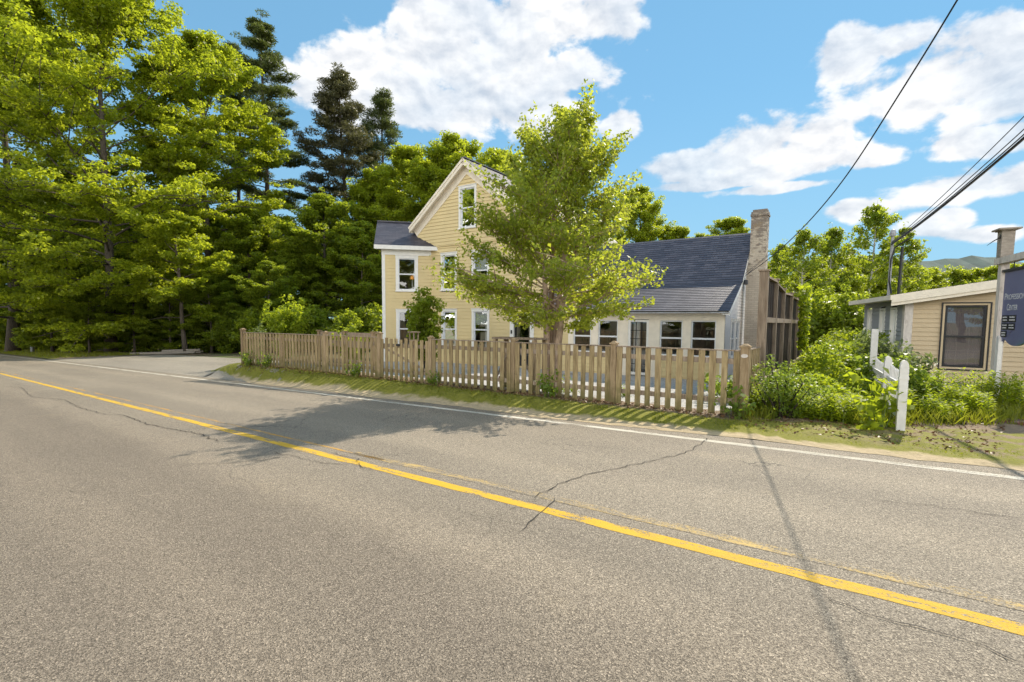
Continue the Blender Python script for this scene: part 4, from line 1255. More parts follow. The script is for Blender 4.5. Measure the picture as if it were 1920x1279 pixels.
for q0, q1 in ((0.05, 1.40), (1.50, 3.27)):
    for h in (.64, .2):
        m = MB(); p0, p1 = WF0+WFD*q0, WF0+WFD*q1; m.beam(p0+Z3*(h+gz(*p0[:2])), p1+Z3*(h+gz(*p1[:2])), WFN, Z3, -.02, .02, -.035, .035); part('rail', m, 'picket_white', wf)
    n = 10 if q0 < 1 else 13
    for k in range(n):
        t = (k+.5)/n; q_ = q0+(q1-q0)*t; p = WF0+WFD*q_; z = gz(*p[:2]); hh = .84-.055*math.sin(math.pi*t)
        m = MB(); m.obox(p+Z3*z, WFD, WFN, -.017, .017, -.04, -.022, .06, hh)
        b = [p+Z3*(z+hh+.001)+WFD*a+WFN*e for a, e in ((-.017, -.04), (.017, -.04), (.017, -.022), (-.017, -.022))]; m.hexa(b+[p+Z3*(z+hh+.045)+WFD*a*.1+WFN*e for a, e in ((-.017, -.04), (.017, -.04), (.017, -.022), (-.017, -.022))])
        part('picket', m, 'picket_white', wf)

# ------------------------------------------------------------------ things in the yard and by the road
def yardpt(px, dep): x = at(px, dep); return np.array([x, dep, gz(x, dep)])
# weathered table behind the fence
tb = yardpt(975, 11.6); tt = thing('potting_table', 'weathered wooden potting table showing above the fence in front of the house door', 'table', tuple(tb))
HT = height(632, 11.6)-tb[2]
m = MB()
for k in range(4): m.obox(tb, FT, FN, -.62, .62, -.28+.14*k, -.15+.14*k, HT-.05, HT-.012+.004*(k % 2))
part('tabletop', m, 'frame_board', tt)
for a in (-.55, .55):
    for e in (-.22, .22):
        m = MB(); m.obox(tb, FT, FN, a-.045, a+.045, e-.045, e+.045, -.15, HT-.055); part('leg', m, 'post_wood', tt)
for a in (-.55, .55):
    m = MB(); m.beam(tb+FT*a+FN*.2+Z3*.2, tb+FT*a*.1+FN*.2+Z3*(HT-.1), FN, Z3, 0, .03, -.04, .04); part('brace', m, 'frame_board', tt)
# low lantern post
lp2 = yardpt(776, 14.3); HL = height(641, 14.3)-lp2[2]
lt2 = thing('garden_lantern', 'little open wooden lantern frame on a post in front of the slender sapling', 'lantern', tuple(lp2))
m = MB(); m.obox(lp2, FT, FN, -.05, .05, -.05, .05, -.1, HT if False else HL); part('post', m, 'post_wood', lt2)
m = MB(); m.obox(lp2, FT, FN, -.10, .10, -.10, .10, HL+.001, HL+.03); m.obox(lp2, FT, FN, -.13, .13, -.13, .13, HL+.24, HL+.27)
for a in (-.08, .08):
    for e in (-.08, .08): m.obox(lp2, FT, FN, a-.015, a+.015, e-.015, e+.015, HL+.031, HL+.239)
part('lantern_frame', m, 'frame_board', lt2)
# inner rail fence seen over the left bays
ib = yardpt(700, 15.3); ia = yardpt(598, 17.0)
ifn = thing('inner_rail_fence', 'grey rail fence with flat caps standing just behind the left bays of the picket fence', 'fence', tuple(ib))
idv = ia-ib; il = np.linalg.norm(idv[:2]); idv = np.array([idv[0]/il, idv[1]/il, 0])
for k in range(3):
    p = ib+idv*il*k/2; p[2] = gz(*p[:2]); m = MB(); m.obox(p, idv, FN, -.05, .05, -.05, .05, -.2, 1.25); part('post', m, 'post_wood', ifn)
    m = MB(); m.obox(p, idv, FN, -.08, .08, -.08, .08, 1.251, 1.28); part('post_cap', m, 'post_wood', ifn)
for h in (1.18, .8, .3):
    m = MB(); m.beam(ib+Z3*h, ia+Z3*h, FN, Z3, -.03, .0, -.05, .05); part('rail', m, 'frame_board', ifn)
# red garden toy and a small pale box
rp = yardpt(948, 12.3); m = MB(); m.lathe(rp, [(0, .0), (.13, .0), (.17, .26), (.18, .27), (.15, .26), (.12, .03), (0, .03)], 14)
solo('flower_pot', m, 'red_plastic', 'small red flower pot glimpsed between the pickets on the gravel below the potting table', 'pot', tuple(rp), smooth=True)
# lumber on the ground at the driveway
lb0 = np.array([at(243, 36.5), 36.5, 0]); lb1 = np.array([at(352, 37.5), 37.5, 0]); ld = (lb1-lb0)/np.linalg.norm(lb1-lb0); ln_ = np.array([-ld[1], ld[0], 0])
for k, (a, b, e, h) in enumerate([(0, 4.2, -.25, .0), (.7, 4.5, .05, .0), (1.6, 4.55, .35, .0), (2.0, 4.5, -.1, .16)]):
    p0, p1 = lb0+ld*a, lb0+ld*b; p0[2] = gz(*p0[:2])+h; p1[2] = gz(*p1[:2])+h+.03
    m = MB(); m.beam(p0, p1, ln_, Z3, e, e+.24, 0, .15)
    solo('timber_plank', m, 'grey_timber', ['longest grey timber lying at the near edge of the plank pile by the driveway', 'grey timber in the middle of the plank pile by the driveway', 'shortest grey timber at the back of the plank pile by the driveway', 'grey timber lying on top of the plank pile by the driveway'][k], 'plank', tuple(p0), 'timber planks on the ground at the forest edge')
# marker post on the left verge
mp = np.array([at(57, 43), 43, 0]); mp[2] = gz(*mp[:2]); m = MB()
hm = height(617, 43, 57)-mp[2]
mk = thing('roadside_marker', 'slim white marker post on the grass beside the road in front of the woods', 'marker', tuple(mp))
m.tube([mp-Z3*.1, mp+Z3*hm+np.array([.12, 0, 0])], .13, 8); part('post', m, 'grey_pipe', mk)
m = MB(); m.obox(mp+Z3*(hm-.5)+np.array([.1, -.14, 0]), np.array([1, 0, 0]), np.array([0, 1, 0]), -.11, .11, -.01, .01, 0, .42); part('reflector', m, 'worn_white', mk)

# ------------------------------------------------------------------ overhead wires
def wire(p0, p1, sag, r, label, mat='dark_metal', group=None):
    p0, p1 = np.array(p0, float), np.array(p1, float); m = MB()
    pts = [p0+(p1-p0)*t-Z3*sag*4*t*(1-t) for t in np.linspace(0, 1, 25)]
    m.tube(pts, r, 5)
    return solo('overhead_wire', m, mat, label, 'wire', tuple(p0), group)
def wire_pts(P, r, label):
    P = np.array(P, float); t = np.linspace(0, 1, len(P)); tt = np.linspace(0, 1, 60); m = MB()
    Q = np.stack([np.interp(tt, t, P[:, k]) for k in range(3)], 1)
    for _ in range(30): Q[1:-1] = (Q[:-2]+2*Q[1:-1]+Q[2:])/4
    m.tube(Q, r, 6)
    return solo('overhead_wire', m, 'dark_metal', label, 'wire', tuple(P[0]), 'overhead wires on the right')
wire_pts([HP(-.3, 1.85, 3.3), (7.0, 13.4, 3.30), (5.98, 9.9, 3.66), (5.48, 8.15, 4.05), (5.28, 7.3, 4.47), (5.15, 6.45, 4.93), (5.05, 5.94, 5.22), (4.62, 3.6, 6.6), (4.1, 0, 8.9), (3.8, -2.2, 10.4)], .011, 'thin service wire rising from the chimney corner of the yellow house to the top edge')
mh = np.array([at(1669, 13.9, 455), 13.9, 3.72])
for k, (dz, dx, r, sag, lab) in enumerate([(0, 0, .024, .42, 'thickest lowest cable of the bundle running to the masts on the tan building'),
                                      (.10, .03, .011, .40, 'thin middle cable of the bundle running to the masts on the tan building'),
                                      (.22, .06, .009, .36, 'upper thin cable of the bundle running to the masts on the tan building'),
                                      (.75, .12, .008, .34, 'separate highest thin wire above the bundle reaching the grey mast')]):
    wire(mh+np.array([0, -.05, .02*k]), (4.4+dx, -.8, 6.6+dz), sag, r, lab, group='overhead wires on the right')
m = MB(); c0 = mh+np.array([0, -.06, -.0])
m.tube([c0+np.array([.25, -.3, .12]), c0+np.array([.02, -.1, -.1]), c0+np.array([-.07, -.1, -.45]), c0+np.array([-.08, -.1, -1.0]), c0+np.array([.0, -.1, -1.35])], .022, 6)
solo('drip_loop_cable', m, 'dark_metal', 'black cable looping down the grey mast to the roof of the tan building', 'cable', tuple(c0))
# ------------------------------------------------------------------ trees
def gp(px, dep, dz=0): x = at(px, dep); return (x, dep, gz(x, dep)-.05+dz)
G1 = 'tall trees of the woods on the left'
make_tree('maple_tree', 'huge yellow-green maple with a broad layered crown above the planks by the driveway', 'tree', gp(205, 41), 30, .36, .07, 11.4, 'round', 74, (0, 62), (.85, .34), 135000, (.27, .20), 'bark', 'maple_leaf', 1, sub=7, ub=.9, droop=.2, dead=12, kmin=.22, subpts=(.4, .7, 1.0), ncf=1.0, group=G1)
make_tree('maple_tree', 'dense green maple filling the left edge of the picture', 'tree', gp(20, 45), 32, .42, .06, 9.6, 'round', 52, (2, 60), (.9, .38), 110000, (.30, .22), 'bark', 'forest_leaf', 2, sub=7, subpts=(.4, .7, 1.0), ncf=1.0, ub=.9, droop=.16, dead=6, group=G1)
make_tree('maple_tree', 'bright maple reaching up between the huge maple and the tall pine', 'tree', gp(398, 47), 30, .34, .16, 7.6, 'round', 48, (8, 62), (.8, .32), 95000, (.28, .20), 'bark', 'maple_leaf', 3, sub=6, subpts=(.4, .7, 1.0), ncf=1.0, ub=.9, group=G1)
make_tree('maple_tree', 'young yellow-green maple with a bare leaning trunk in front of the dark woods', 'tree', gp(346, 37.5), 11.5, .16, .30, 3.6, 'ovoid', 26, (5, 50), (.55, .22), 24000, (.23, .16), 'bark', 'maple_leaf', 4, sub=6, subpts=(.5, 1.0), ub=1.0, lean=(-.03, 0), droop=.2, dead=5, group=G1)
pineE = make_tree('pine_tree', 'tallest pine, standing alone against the sky with a bare lower trunk', 'tree', gp(503, 56), 36, .38, .36, 6.4, 'pine', 44, (0, 32), (.95, .26), 42000, (.45, .10), 'pine_bark', 'pine_needle', 5, sub=3, kind='needle', ub=.8, droop=.05, kmin=.3, dead=8, top=.99, group='white pines')
make_tree('pine_tree', 'dark pine half hidden behind the bright maple left of the tallest pine', 'tree', gp(448, 62), 37, .36, .36, 5.2, 'pine', 42, (0, 32), (.95, .28), 32000, (.42, .09), 'pine_bark', 'pine_needle', 6, sub=3, kind='needle', ub=.8, droop=.05, dead=6, top=.99, group='white pines')
make_tree('pine_tree', 'brownish pine with a ragged top left of the house roof', 'tree', gp(652, 57), 30.5, .38, .36, 7.2, 'pine', 46, (5, 48), (.95, .34), 44000, (.45, .10), 'pine_bark', 'brown_needle', 7, sub=3, kind='needle', ub=.5, droop=.02, dead=8, top=.99, group='white pines')
make_tree('pine_tree', 'dark pine behind the brownish pine, its top leaning to the right', 'tree', gp(712, 61), 30.5, .34, .36, 5.8, 'pine', 40, (5, 45), (.95, .34), 30000, (.42, .09), 'pine_bark', 'pine_needle', 8, sub=3, kind='needle', ub=.5, lean=(.02, 0), top=.99, group='white pines')
# leafy trees in front of and behind the house
A = make_tree('leafy_tree', 'rounded leafy tree right behind the peak of the yellow house', 'tree', gp(850, 50), 21.5, .28, .14, 6.0, 'round', 44, (5, 65), (.75, .36), 66000, (.27, .19), 'bark', 'maple_leaf', 9, sub=6, subpts=(.4, .7, 1.0), ncf=1.0, group='leafy trees behind the house')
B = make_tree('leafy_tree', 'mid green tree beneath the pines left of the yellow house', 'tree', gp(612, 46), 15.0, .2, .10, 4.8, 'ovoid', 42, (3, 55), (.65, .28), 56000, (.25, .18), 'bark', 'forest_leaf', 10, sub=6, subpts=(.5, 1.0), ncf=1.0, ub=1.1, group='leafy trees in the woods on the left')
D = make_tree('leafy_tree', 'dark understory tree at the far left edge of the woods', 'tree', gp(-40, 52), 16.0, .2, .05, 5.4, 'round', 34, (0, 60), (1.3, .75), 30000, (.42, .32), 'bark', 'shade_leaf', 12, sub=3, ub=.9, group='leafy trees in the woods on the left')
for px, d, s, rz, lab, grp, src in [
    (775, 53, 1.0, 2.0, 'leafy tree above the left end of the house roof', 'leafy trees behind the house', A),
    (938, 56, 1.02, 4.0, 'leafy tree just right of the house peak, partly behind the birch', 'leafy trees behind the house', A),
    (705, 52, .88, 5.1, 'leafy tree in front of the dark pine, left of the small wing roof', 'leafy trees behind the house', A),
    (1035, 55, .92, 1.1, 'leafy tree hidden behind the top of the birch', 'leafy trees behind the house', A),
    (1262, 54, .60, 3.3, 'leafy tree showing above the left end of the dark sunroom roof', 'leafy trees behind the house', A),
    (1195, 54, .80, .4, 'leafy tree behind the right shoulder of the birch', 'leafy trees behind the house', A),
    (1365, 62, .73, 2.6, 'leafy tree showing above the sunroom ridge, left of the chimney', 'leafy trees behind the house', A),
    (1310, 58, .60, 5.6, 'low leafy tree over the middle of the sunroom ridge', 'leafy trees behind the house', A),
    (540, 43, .62, 1.0, 'bushy tree behind the pale shrub and left bays of the fence', 'leafy trees in the woods on the left', B),
    (678, 44, .80, 2.4, 'mid green tree touching the corner of the small wing', 'leafy trees in the woods on the left', B),
    (470, 45, .95, 3.8, 'mid green tree under the tallest pine, left of the pale shrub', 'leafy trees in the woods on the left', B),
    (300, 44, .70, 5.0, 'low green tree just behind the young leaning maple', 'leafy trees in the woods on the left', B),
    (130, 40, .62, .5, 'low green tree left of the huge maple trunk', 'leafy trees in the woods on the left', B),
    (250, 39.5, .45, 1.7, 'smallest green tree right behind the timber planks', 'leafy trees in the woods on the left', B),
    (165, 38.5, .40, 2.2, 'low leafy tree in front of the woods, left of the huge maple trunk', 'leafy trees in the woods on the left', B),
    (318, 39, .44, 3.1, 'low leafy tree at the foot of the young leaning maple', 'leafy trees in the woods on the left', B),
    (395, 38.5, .46, 5.7, 'low leafy tree just left of the end post of the fence', 'leafy trees in the woods on the left', B),
    (95, 42, .50, 1.3, 'low leafy tree right beside the marker post', 'leafy trees in the woods on the left', B),
    (505, 38, .50, .2, 'low leafy tree behind the pale shrub', 'leafy trees in the woods on the left', B),
    (425, 41, .55, 4.4, 'small green tree beside the left end post of the fence', 'leafy trees in the woods on the left', B),
    (70, 58, 1.2, 1.0, 'dark tree deep in the woods behind the marker post', 'leafy trees in the woods on the left', D),
    (180, 60, 1.15, 2.0, 'dark tree deep in the woods behind the huge maple', 'leafy trees in the woods on the left', D),
    (290, 58, 1.1, 3.0, 'dark tree deep in the woods behind the young leaning maple', 'leafy trees in the woods on the left', D),
    (385, 60, 1.05, 4.0, 'dark tree deep in the woods left of the pines', 'leafy trees in the woods on the left', D),
    (480, 66, 1.0, 5.0, 'dark tree deep in the woods behind the tallest pine', 'leafy trees in the woods on the left', D),
    (570, 68, .95, 6.0, 'dark tree deep in the woods between the tallest pine and the brownish pine', 'leafy trees in the woods on the left', D),
    (660, 66, .95, .7, 'dark tree deep in the woods behind the brownish pine', 'leafy trees in the woods on the left', D),
    (750, 66, .9, 1.7, 'dark tree deep in the woods behind the small wing', 'leafy trees in the woods on the left', D),
    (-120, 62, 1.2, 2.7, 'dark tree beyond the far bend of the road at the left edge', 'leafy trees in the woods on the left', D),
]:
    copy_thing(src, gp(px, d), rz, s, lab, grp)
# trees across the road, seen in the window panes
for x, y, s, rz, lab in [(-40, 11.5, 1.0, .3, 'leafy tree across the road, reflected in the gable window'), (-36, 18, .9, 1.9, 'leafy tree across the road, reflected in the upper windows of the house front'),
                         (-45, 5, .9, 2.5, 'leafy tree across the road, reflected behind the others in the house front'), (-32, 8, .62, 3.3, 'leafy tree across the road, reflected in the lower windows of the house front'),
                         (-30, 0, .62, 3.9, 'leafy tree across the road, reflected in the sunroom windows'), (-24, -7, .55, 2.9, 'leafy tree across the road, reflected in the sunroom door'), (2, -17, .6, 4.9, 'leafy tree across the road, reflected in the wing windows')]:
    copy_thing(A, (x, y, gz(x, y)-.05), rz, s, lab, 'trees across the road')

for x, y, s, rz, lab in [(-34, 13, .85, .9, 'bushy tree across the road, low in the reflections of the house front'), (-29, 5, .75, 2.2, 'bushy tree across the road, low in the reflections of the sunroom'), (-39, 21, .85, 4.0, 'bushy tree across the road, at the left of the window reflections')]:
    copy_thing(B, (x, y, gz(x, y)-.05), rz, s, lab, 'trees across the road')
# river birch in the yard
bb = gp(1034, 12.5)
make_tree('birch_tree', 'river birch with peeling trunks and a tall airy crown in the fenced front yard', 'tree', (bb[0], bb[1], bb[2]), 7.4, .14, .27, 2.8, 'birch', 112, (8, 66), (.17, .14), 47000, (.098, .068), 'birch_bark', 'birch_leaf', 21, sub=7, ub=.35, stems=4, spread=.40, fpow=1.1, env=True, droop=.11, kmin=.22, lean=(.03, 0), subpts=(.3, .55, .8, 1.05), ncf=1.0, tipc=(.6, .9), top=.95)
# sapling and shrubs near the house
x = gp(795, 19.5)
make_shrub('sapling', 'slender dark green sapling in front of the left windows of the yellow house', 'sapling', x, 3.75, .75, 12, 5200, (.15, .10), 'dark_stem', 'forest_leaf', 22, .22, r=.02)
x = gp(537, 21.5)
make_shrub('shrub', 'pale yellow-green shrub standing above the left bays of the fence', 'shrub', x, 3.0, .95, 22, 5200, (.15, .09), 'green_stem', 'weed_leaf', 23, .2, r=.014, dome=False)
x = gp(483, 18.5)
make_shrub('shrub', 'tiny leafy sprout poking above the left end of the fence', 'shrub', x, 1.75, .22, 5, 260, (.13, .09), 'green_stem', 'pale_leaf', 24, .14, r=.01)
x = gp(655, 16.5)
make_shrub('shrub', 'small green bush behind the fence below the dark woods', 'shrub', x, 1.65, .55, 9, 1100, (.13, .09), 'green_stem', 'forest_leaf', 25, .18)
x = gp(1472, 7.95)
make_shrub('azalea_bush', 'open azalea bush with thick dark bare stems beside the fence corner post', 'bush', x, 1.0, .55, 15, 3400, (.055, .030), 'dark_stem', 'shrub_leaf', 26, .13, ub=.8, r=.022, base=.10)
x = gp(1660, 10.8)
make_shrub('bush', 'dark bush with pale drooping leaves at the corner of the tan building', 'bush', x, 1.2, .8, 20, 2800, (.17, .055), 'green_stem', 'pale_leaf', 27, .22)
x = gp(1648, 9.9)
make_shrub('bush', 'green bush leaning through the far bay of the white picket fence', 'bush', x, .85, .4, 12, 1500, (.12, .07), 'green_stem', 'shrub_leaf', 28, .18)
x = gp(1660, 7.05)
make_shrub('bush', 'big-leaved plant growing against the front post of the white picket fence', 'bush', x, .78, .28, 8, 170, (.15, .11), 'green_stem', 'weed_leaf', 29, .16)
x = gp(1706, 8.6)
make_shrub('bush', 'bushy green growth just right of the white fence in front of the tan wall', 'bush', x, .85, .40, 12, 1300, (.11, .06), 'green_stem', 'shrub_leaf', 30, .17)
# creeper on the board screen
cp = FR+RB*7.1+RS*.1
rng = np.random.default_rng(40); n = 700
t = rng.uniform(0, 1, n); C = cp+RB*rng.normal(size=(n, 1))*.35*(1.1-t[:, None])+RS*(.06+rng.uniform(0, .25, (n, 1)))+Z3*(2.55-1.75*t[:, None]**1.3)
ro = thing('creeper', 'bright creeper hanging over the top of the board screen', 'creeper', tuple(cp))
part('foliage', quads_mesh('foliage', leaf_quads(C-cp, np.array([.5, -.4, .6])+rng.normal(size=(n, 3))*.5, .14*rng.uniform(.6, 1.2, n), .10, None, .15, rng)), 'weed_leaf', ro, local=True)
m = MB(); m.tube([cp+Z3*2.4, cp+RS*.15+Z3*1.9, cp+RS*.2+Z3*1.0], [.012, .01, .004], 5); part('stem', m, 'green_stem', ro)

# woodland edge shrubs
S1 = make_shrub('woodland_shrub', 'leafy shrub at the forest edge just right of the huge maple trunk', 'shrub', gp(275, 41), 3.4, 1.6, 26, 4200, (.26, .19), 'dark_stem', 'forest_leaf', 31, .42, r=.02, group='shrubs along the forest edge')
for px, d, s, rz, lab in [(375, 40, .9, 1, 'leafy shrub at the forest edge behind the right end of the planks'), (425, 38, .8, 2, 'leafy shrub at the forest edge behind the left fence post'), (480, 36, .9, 3, 'leafy shrub in the gap behind the left bay of the fence'),
                          (590, 38, 1.0, 4, 'leafy shrub in the dark woods right of the pale shrub'), (650, 36, .85, 5, 'leafy shrub in the woods near the wing of the house'), (695, 38, 1.0, 6, 'leafy shrub right beside the wing corner of the house'),
                          (160, 43, 1.0, .5, 'leafy shrub at the forest edge just left of the huge maple trunk'), (95, 46, 1.1, 1.5, 'leafy shrub at the forest edge right of the marker post'), (25, 50, 1.2, 2.5, 'leafy shrub at the forest edge left of the marker post'), (215, 46, 1.2, 3.5, 'leafy shrub behind the huge maple trunk')]:
    copy_thing(S1, gp(px, d), rz, s, lab, 'shrubs along the forest edge')

# trees on the right, beyond the screen
W1 = make_tree('birch_tree', 'tallest slender birch on the right, with a pale trunk and windblown leaves', 'tree', gp(1622, 35), 10.6, .10, .22, 2.5, 'ovoid', 34, (15, 60), (.34, .26), 7000, (.23, .13), 'white_birch_bark', 'forest_leaf', 51, sub=6, subpts=(.5, 1.0), ncf=.8, ub=.3, lean=(.015, 0), group='slender birches on the right')
for px, d, s, rz, lab in [(1500, 33, .84, 1.2, 'slender birch right of the chimney above the board screen'), (1560, 37, .93, 2.9, 'slender birch between the two tallest crowns on the right'), (1685, 36, .86, 4.4, 'slender birch behind the masts of the tan building'), (1455, 40, .85, 5.5, 'slender birch just right of the chimney top')]:
    copy_thing(W1, gp(px, d), rz, s, lab, 'slender birches on the right')
W2 = make_tree('leafy_tree', 'bushy tree behind the far end of the board screen', 'tree', gp(1545, 42), 7.6, .14, .10, 3.2, 'round', 32, (0, 60), (.48, .30), 22000, (.24, .17), 'bark', 'maple_leaf', 52, sub=6, subpts=(.4, .7, 1.0), ncf=1.0, group='leafy trees on the right')
for px, d, s, rz, lab in [(1460, 45, 1.0, 1, 'bushy tree right of the chimney behind the board screen'), (1620, 44, 1.0, 2.2, 'bushy tree left of the grey mast'), (1690, 50, .95, 3.1, 'bushy tree behind the tan building roof by the masts'), (1580, 34, .62, 4.2, 'low bushy tree between the board screen and the tan building'), (1505, 36, .66, 5, 'low bushy tree over the end of the board screen'), (1640, 36, .6, 5.9, 'low bushy tree at the back corner of the tan building'), (1420, 50, 1.0, .4, 'bushy tree directly behind the chimney'),
                          (1735, 78, 1.36, 2, 'far tree above the eave of the tan building'), (1790, 82, 1.38, 3, 'far tree above the big window of the tan building'), (1845, 80, 1.42, 4, 'far tree left of the sign post'), (1900, 84, 1.55, 5, 'far tree behind the sign post'), (1960, 80, 1.5, 6, 'far tree at the right edge behind the sign')]:
    copy_thing(W2, gp(px, d), rz, s, lab, 'leafy trees on the right')
# bushes closing the gap under the birches
S2 = make_shrub('bush', 'tall bush at the end of the board screen', 'bush', gp(1530, 24), 3.1, 1.5, 24, 6000, (.20, .13), 'dark_stem', 'forest_leaf', 53, .34, r=.02, group='bushes under the birches')
for px, d, s, rz, lab in [(1590, 23, .95, 1, 'tall bush in the middle of the gap under the birches'), (1565, 28, 1.1, 2, 'tall bush furthest back under the birches'), (1625, 26, .9, 3, 'tall bush touching the back corner of the tan building')]:
    copy_thing(S2, gp(px, d), rz, s, lab, 'bushes under the birches')

# leafy thicket between the screen and the white fence
rng = np.random.default_rng(60)
def mass(n, inside, hfun, leaf, lmat, name, label, cat, ub=.7, stem=None):
    pts = []
    while len(pts) < n:
        x, y = inside(rng)
        h = hfun(x, y)
        z = h*(1-rng.uniform(0, 1)**2.2*.95)
        pts.append((x+rng.normal()*.03, y+rng.normal()*.03, gz(x, y)+z))
    C = np.array(pts)
    V = leaf_quads(C, np.array([0, 0, 1.])*ub+rng.normal(size=(n, 3))*.55, leaf[0]*rng.uniform(.55, 1.3, n), leaf[1]*rng.uniform(.55, 1.3, n), None, .18, rng)
    o = part(name, quads_mesh(name, V), lmat); o['kind'] = 'stuff'; o['label'] = label; o['category'] = cat
    return o
ph = rng.uniform(0, 6.28, 12)
def thick_in(r):
    while True:
        q, e = r.uniform(.5, 13), r.uniform(0, 1)
        wdt = 1.95-.07*min(q, 4)+.12*max(0, q-4)
        p = FR+RB*q+RS*(.35+(wdt-.35)*e)
        return p[0], p[1]
def thick_h(x, y):
    q = (x-FR[0])*RB[0]+(y-FR[1])*RB[1]; e = (x-FR[0])*RS[0]+(y-FR[1])*RS[1]
    b = .25+.95*float(sst(.4, 4.0, q))+.25*float(sst(4, 10, q))
    k = sum(math.sin(x*(2.1+i*.9)+y*(1.3+i*.7)+ph[i]) for i in range(5))/5
    return max(.10, b*(.66+.42*k))*(1-.35*math.exp(-((e-.3)/.3)**2))*(1-.6*float(sst(.9, 1.6, e)*(1-sst(3.6, 5, q))))
mass(30000, thick_in, thick_h, (.085, .06), 'weed_leaf', 'thicket', 'bright green leafy thicket between the board screen and the white picket fence', 'thicket')
mass(9000, thick_in, lambda x, y: thick_h(x, y)*1.08, (.10, .045), 'shrub_leaf', 'thicket_undergrowth', 'darker leaves mixed through the bright thicket beside the board screen', 'undergrowth')
# goldenrod clumps
def goldenrod(px, dep, h, ns, R, lab, seed):
    r = np.random.default_rng(seed); Q, mb = weed_quads(h*.98, int(ns*1.7), R, r, (.15, .030), 40)
    x = gp(px, dep); o = thing('goldenrod_clump', lab, 'weed', (x[0], x[1], x[2]+.05), 'tall weeds by the road on the right')
    part('stems', mb, 'green_stem', o, local=True); part('foliage', quads_mesh('foliage', Q), 'weed_leaf', o, local=True)
goldenrod(1768, 8.6, .76, 18, .28, 'tallest clump of bright weeds below the big window of the tan building', 61)
goldenrod(1800, 8.2, .54, 22, .34, 'dense low clump of weeds right of the tallest clump', 62)
goldenrod(1728, 8.0, .46, 20, .36, 'clump of weeds just right of the white front post', 63)
goldenrod(1842, 8.6, .72, 14, .26, 'clump of weeds immediately left of the sign post', 64)
goldenrod(1893, 8.3, .72, 16, .30, 'clump of weeds immediately right of the sign post', 65)
goldenrod(1765, 7.8, .36, 18, .34, 'low clump of weeds at the front of the weed bed', 66)
goldenrod(1830, 7.9, .45, 20, .30, 'low clump of weeds behind the timber edging', 67)
goldenrod(1930, 8.4, .62, 14, .30, 'clump of weeds at the right edge under the sign', 68)
goldenrod(1715, 8.9, .5, 12, .3, 'clump of weeds beside the middle post of the white fence', 69)
goldenrod(1590, 7.7, .42, 16, .35, 'low clump of weeds at the front of the thicket left of the white post', 70)
goldenrod(1530, 7.9, .4, 16, .35, 'low clump of weeds at the front of the thicket right of the azalea', 71)
goldenrod(1440, 8.3, .5, 12, .22, 'clump of weeds between the corner post and the azalea', 72)

# grass
def grass(n, inside, h, name, label, lean=.4, w=.008):
    P = np.array([inside(rng) for _ in range(n)])
    z = np.array([gz(x, y) for x, y in P])
    hh = h*rng.uniform(.4, 1.2, n)
    d = rng.normal(size=(n, 3))*lean; d[:, 2] = 1; d = unit(d)
    side = unit(np.cross(d, rng.normal(size=(n, 3))))
    B0 = np.c_[P, z+.008]
    V = np.stack([B0-side*w, B0+side*w, B0+d*hh[:, None]*.6+side*w*.6, B0+d*hh[:, None]+np.c_[d[:, :2]*hh[:, None]*.3, np.zeros(n)]], 1)
    o = part(name, quads_mesh(name, V), 'grass_blade'); o['kind'] = 'stuff'; o['label'] = label; o['category'] = 'grass'
    return o
def verge_in(r):
    while True:
        u = r.uniform(-4, 17.8); w = 7.32+r.beta(1.6, 1.6)*.95
        k = math.sin(u*1.7)+math.sin(u*.63+1)+math.sin(u*4.1+2)*.5
        if w > 7.36+.09*k and (u > 1.5 or r.uniform() < .30): return xy(u, w)
grass(22000, verge_in, .035, 'verge_grass', 'short mossy grass on the strip between the road and the fence', .7, .005)
def weedbed_in(r):
    while True:
        px, d = r.uniform(1400, 1940), r.uniform(7.2, 10.5); x = at(px, d)
        if uw(x, d)[1] > 8.7+.5*math.sin(x*3): return x, d
grass(9000, weedbed_in, .24, 'long_grass', 'long bright grass among the weeds on the right', .28, .005)
def left_in(r):
    while True:
        u, w = r.uniform(43, 110), 7.5+r.uniform(0, 5)
        return xy(u, w)
grass(14000, left_in, .22, 'forest_edge_grass', 'rough grass at the foot of the woods beyond the driveway', .5, .02)
def frontwoods_in(r):
    while True:
        px, d = r.uniform(-40, 720), r.uniform(38, 60); x = at(px, d)
        if uw(x, d)[1] > 13.8: return x, d
mass(9000, frontwoods_in, lambda x, y: .25+.5*abs(math.sin(x*1.3)+math.sin(y*1.7+x))*.5, (.26, .17), 'shade_leaf', 'undergrowth', 'low green undergrowth on the floor of the woods', 'undergrowth')
# dead leaves along the foot of the fence
n = 2600; L = np.linspace(0, 1, n); q = rng.uniform(0, pq[-1], n); e = rng.normal(size=n)*.14+.02
P = FR+FT*q[:, None]+FN*e[:, None]; zz = np.array([gz(p[0], p[1]) for p in P])+rng.uniform(.015, .05, n)
n2 = 900; px = rng.uniform(1405, 1900, n2); dd = rng.uniform(5.5, 8.6, n2); P2 = np.array([[at(a, b), b, 0] for a, b in zip(px, dd)]); k = np.array([7.7 < uw(p[0], p[1])[1] < 10.4 for p in P2]); P2 = P2[k]
z2 = np.array([gz(p[0], p[1]) for p in P2])+.025
C = np.concatenate([np.c_[P[:, :2], zz], np.c_[P2[:, :2], z2]])
V = leaf_quads(C, np.array([0, 0, 1.])+rng.normal(size=(len(C), 3))*.5, .05*rng.uniform(.6, 1.4, len(C)), .032, None, .2, rng)
o = part('fallen_leaves', quads_mesh('fallen_leaves', V), 'dead_leaf'); o['kind'] = 'stuff'; o['label'] = 'brown fallen leaves along the foot of the fence'; o['category'] = 'leaves'
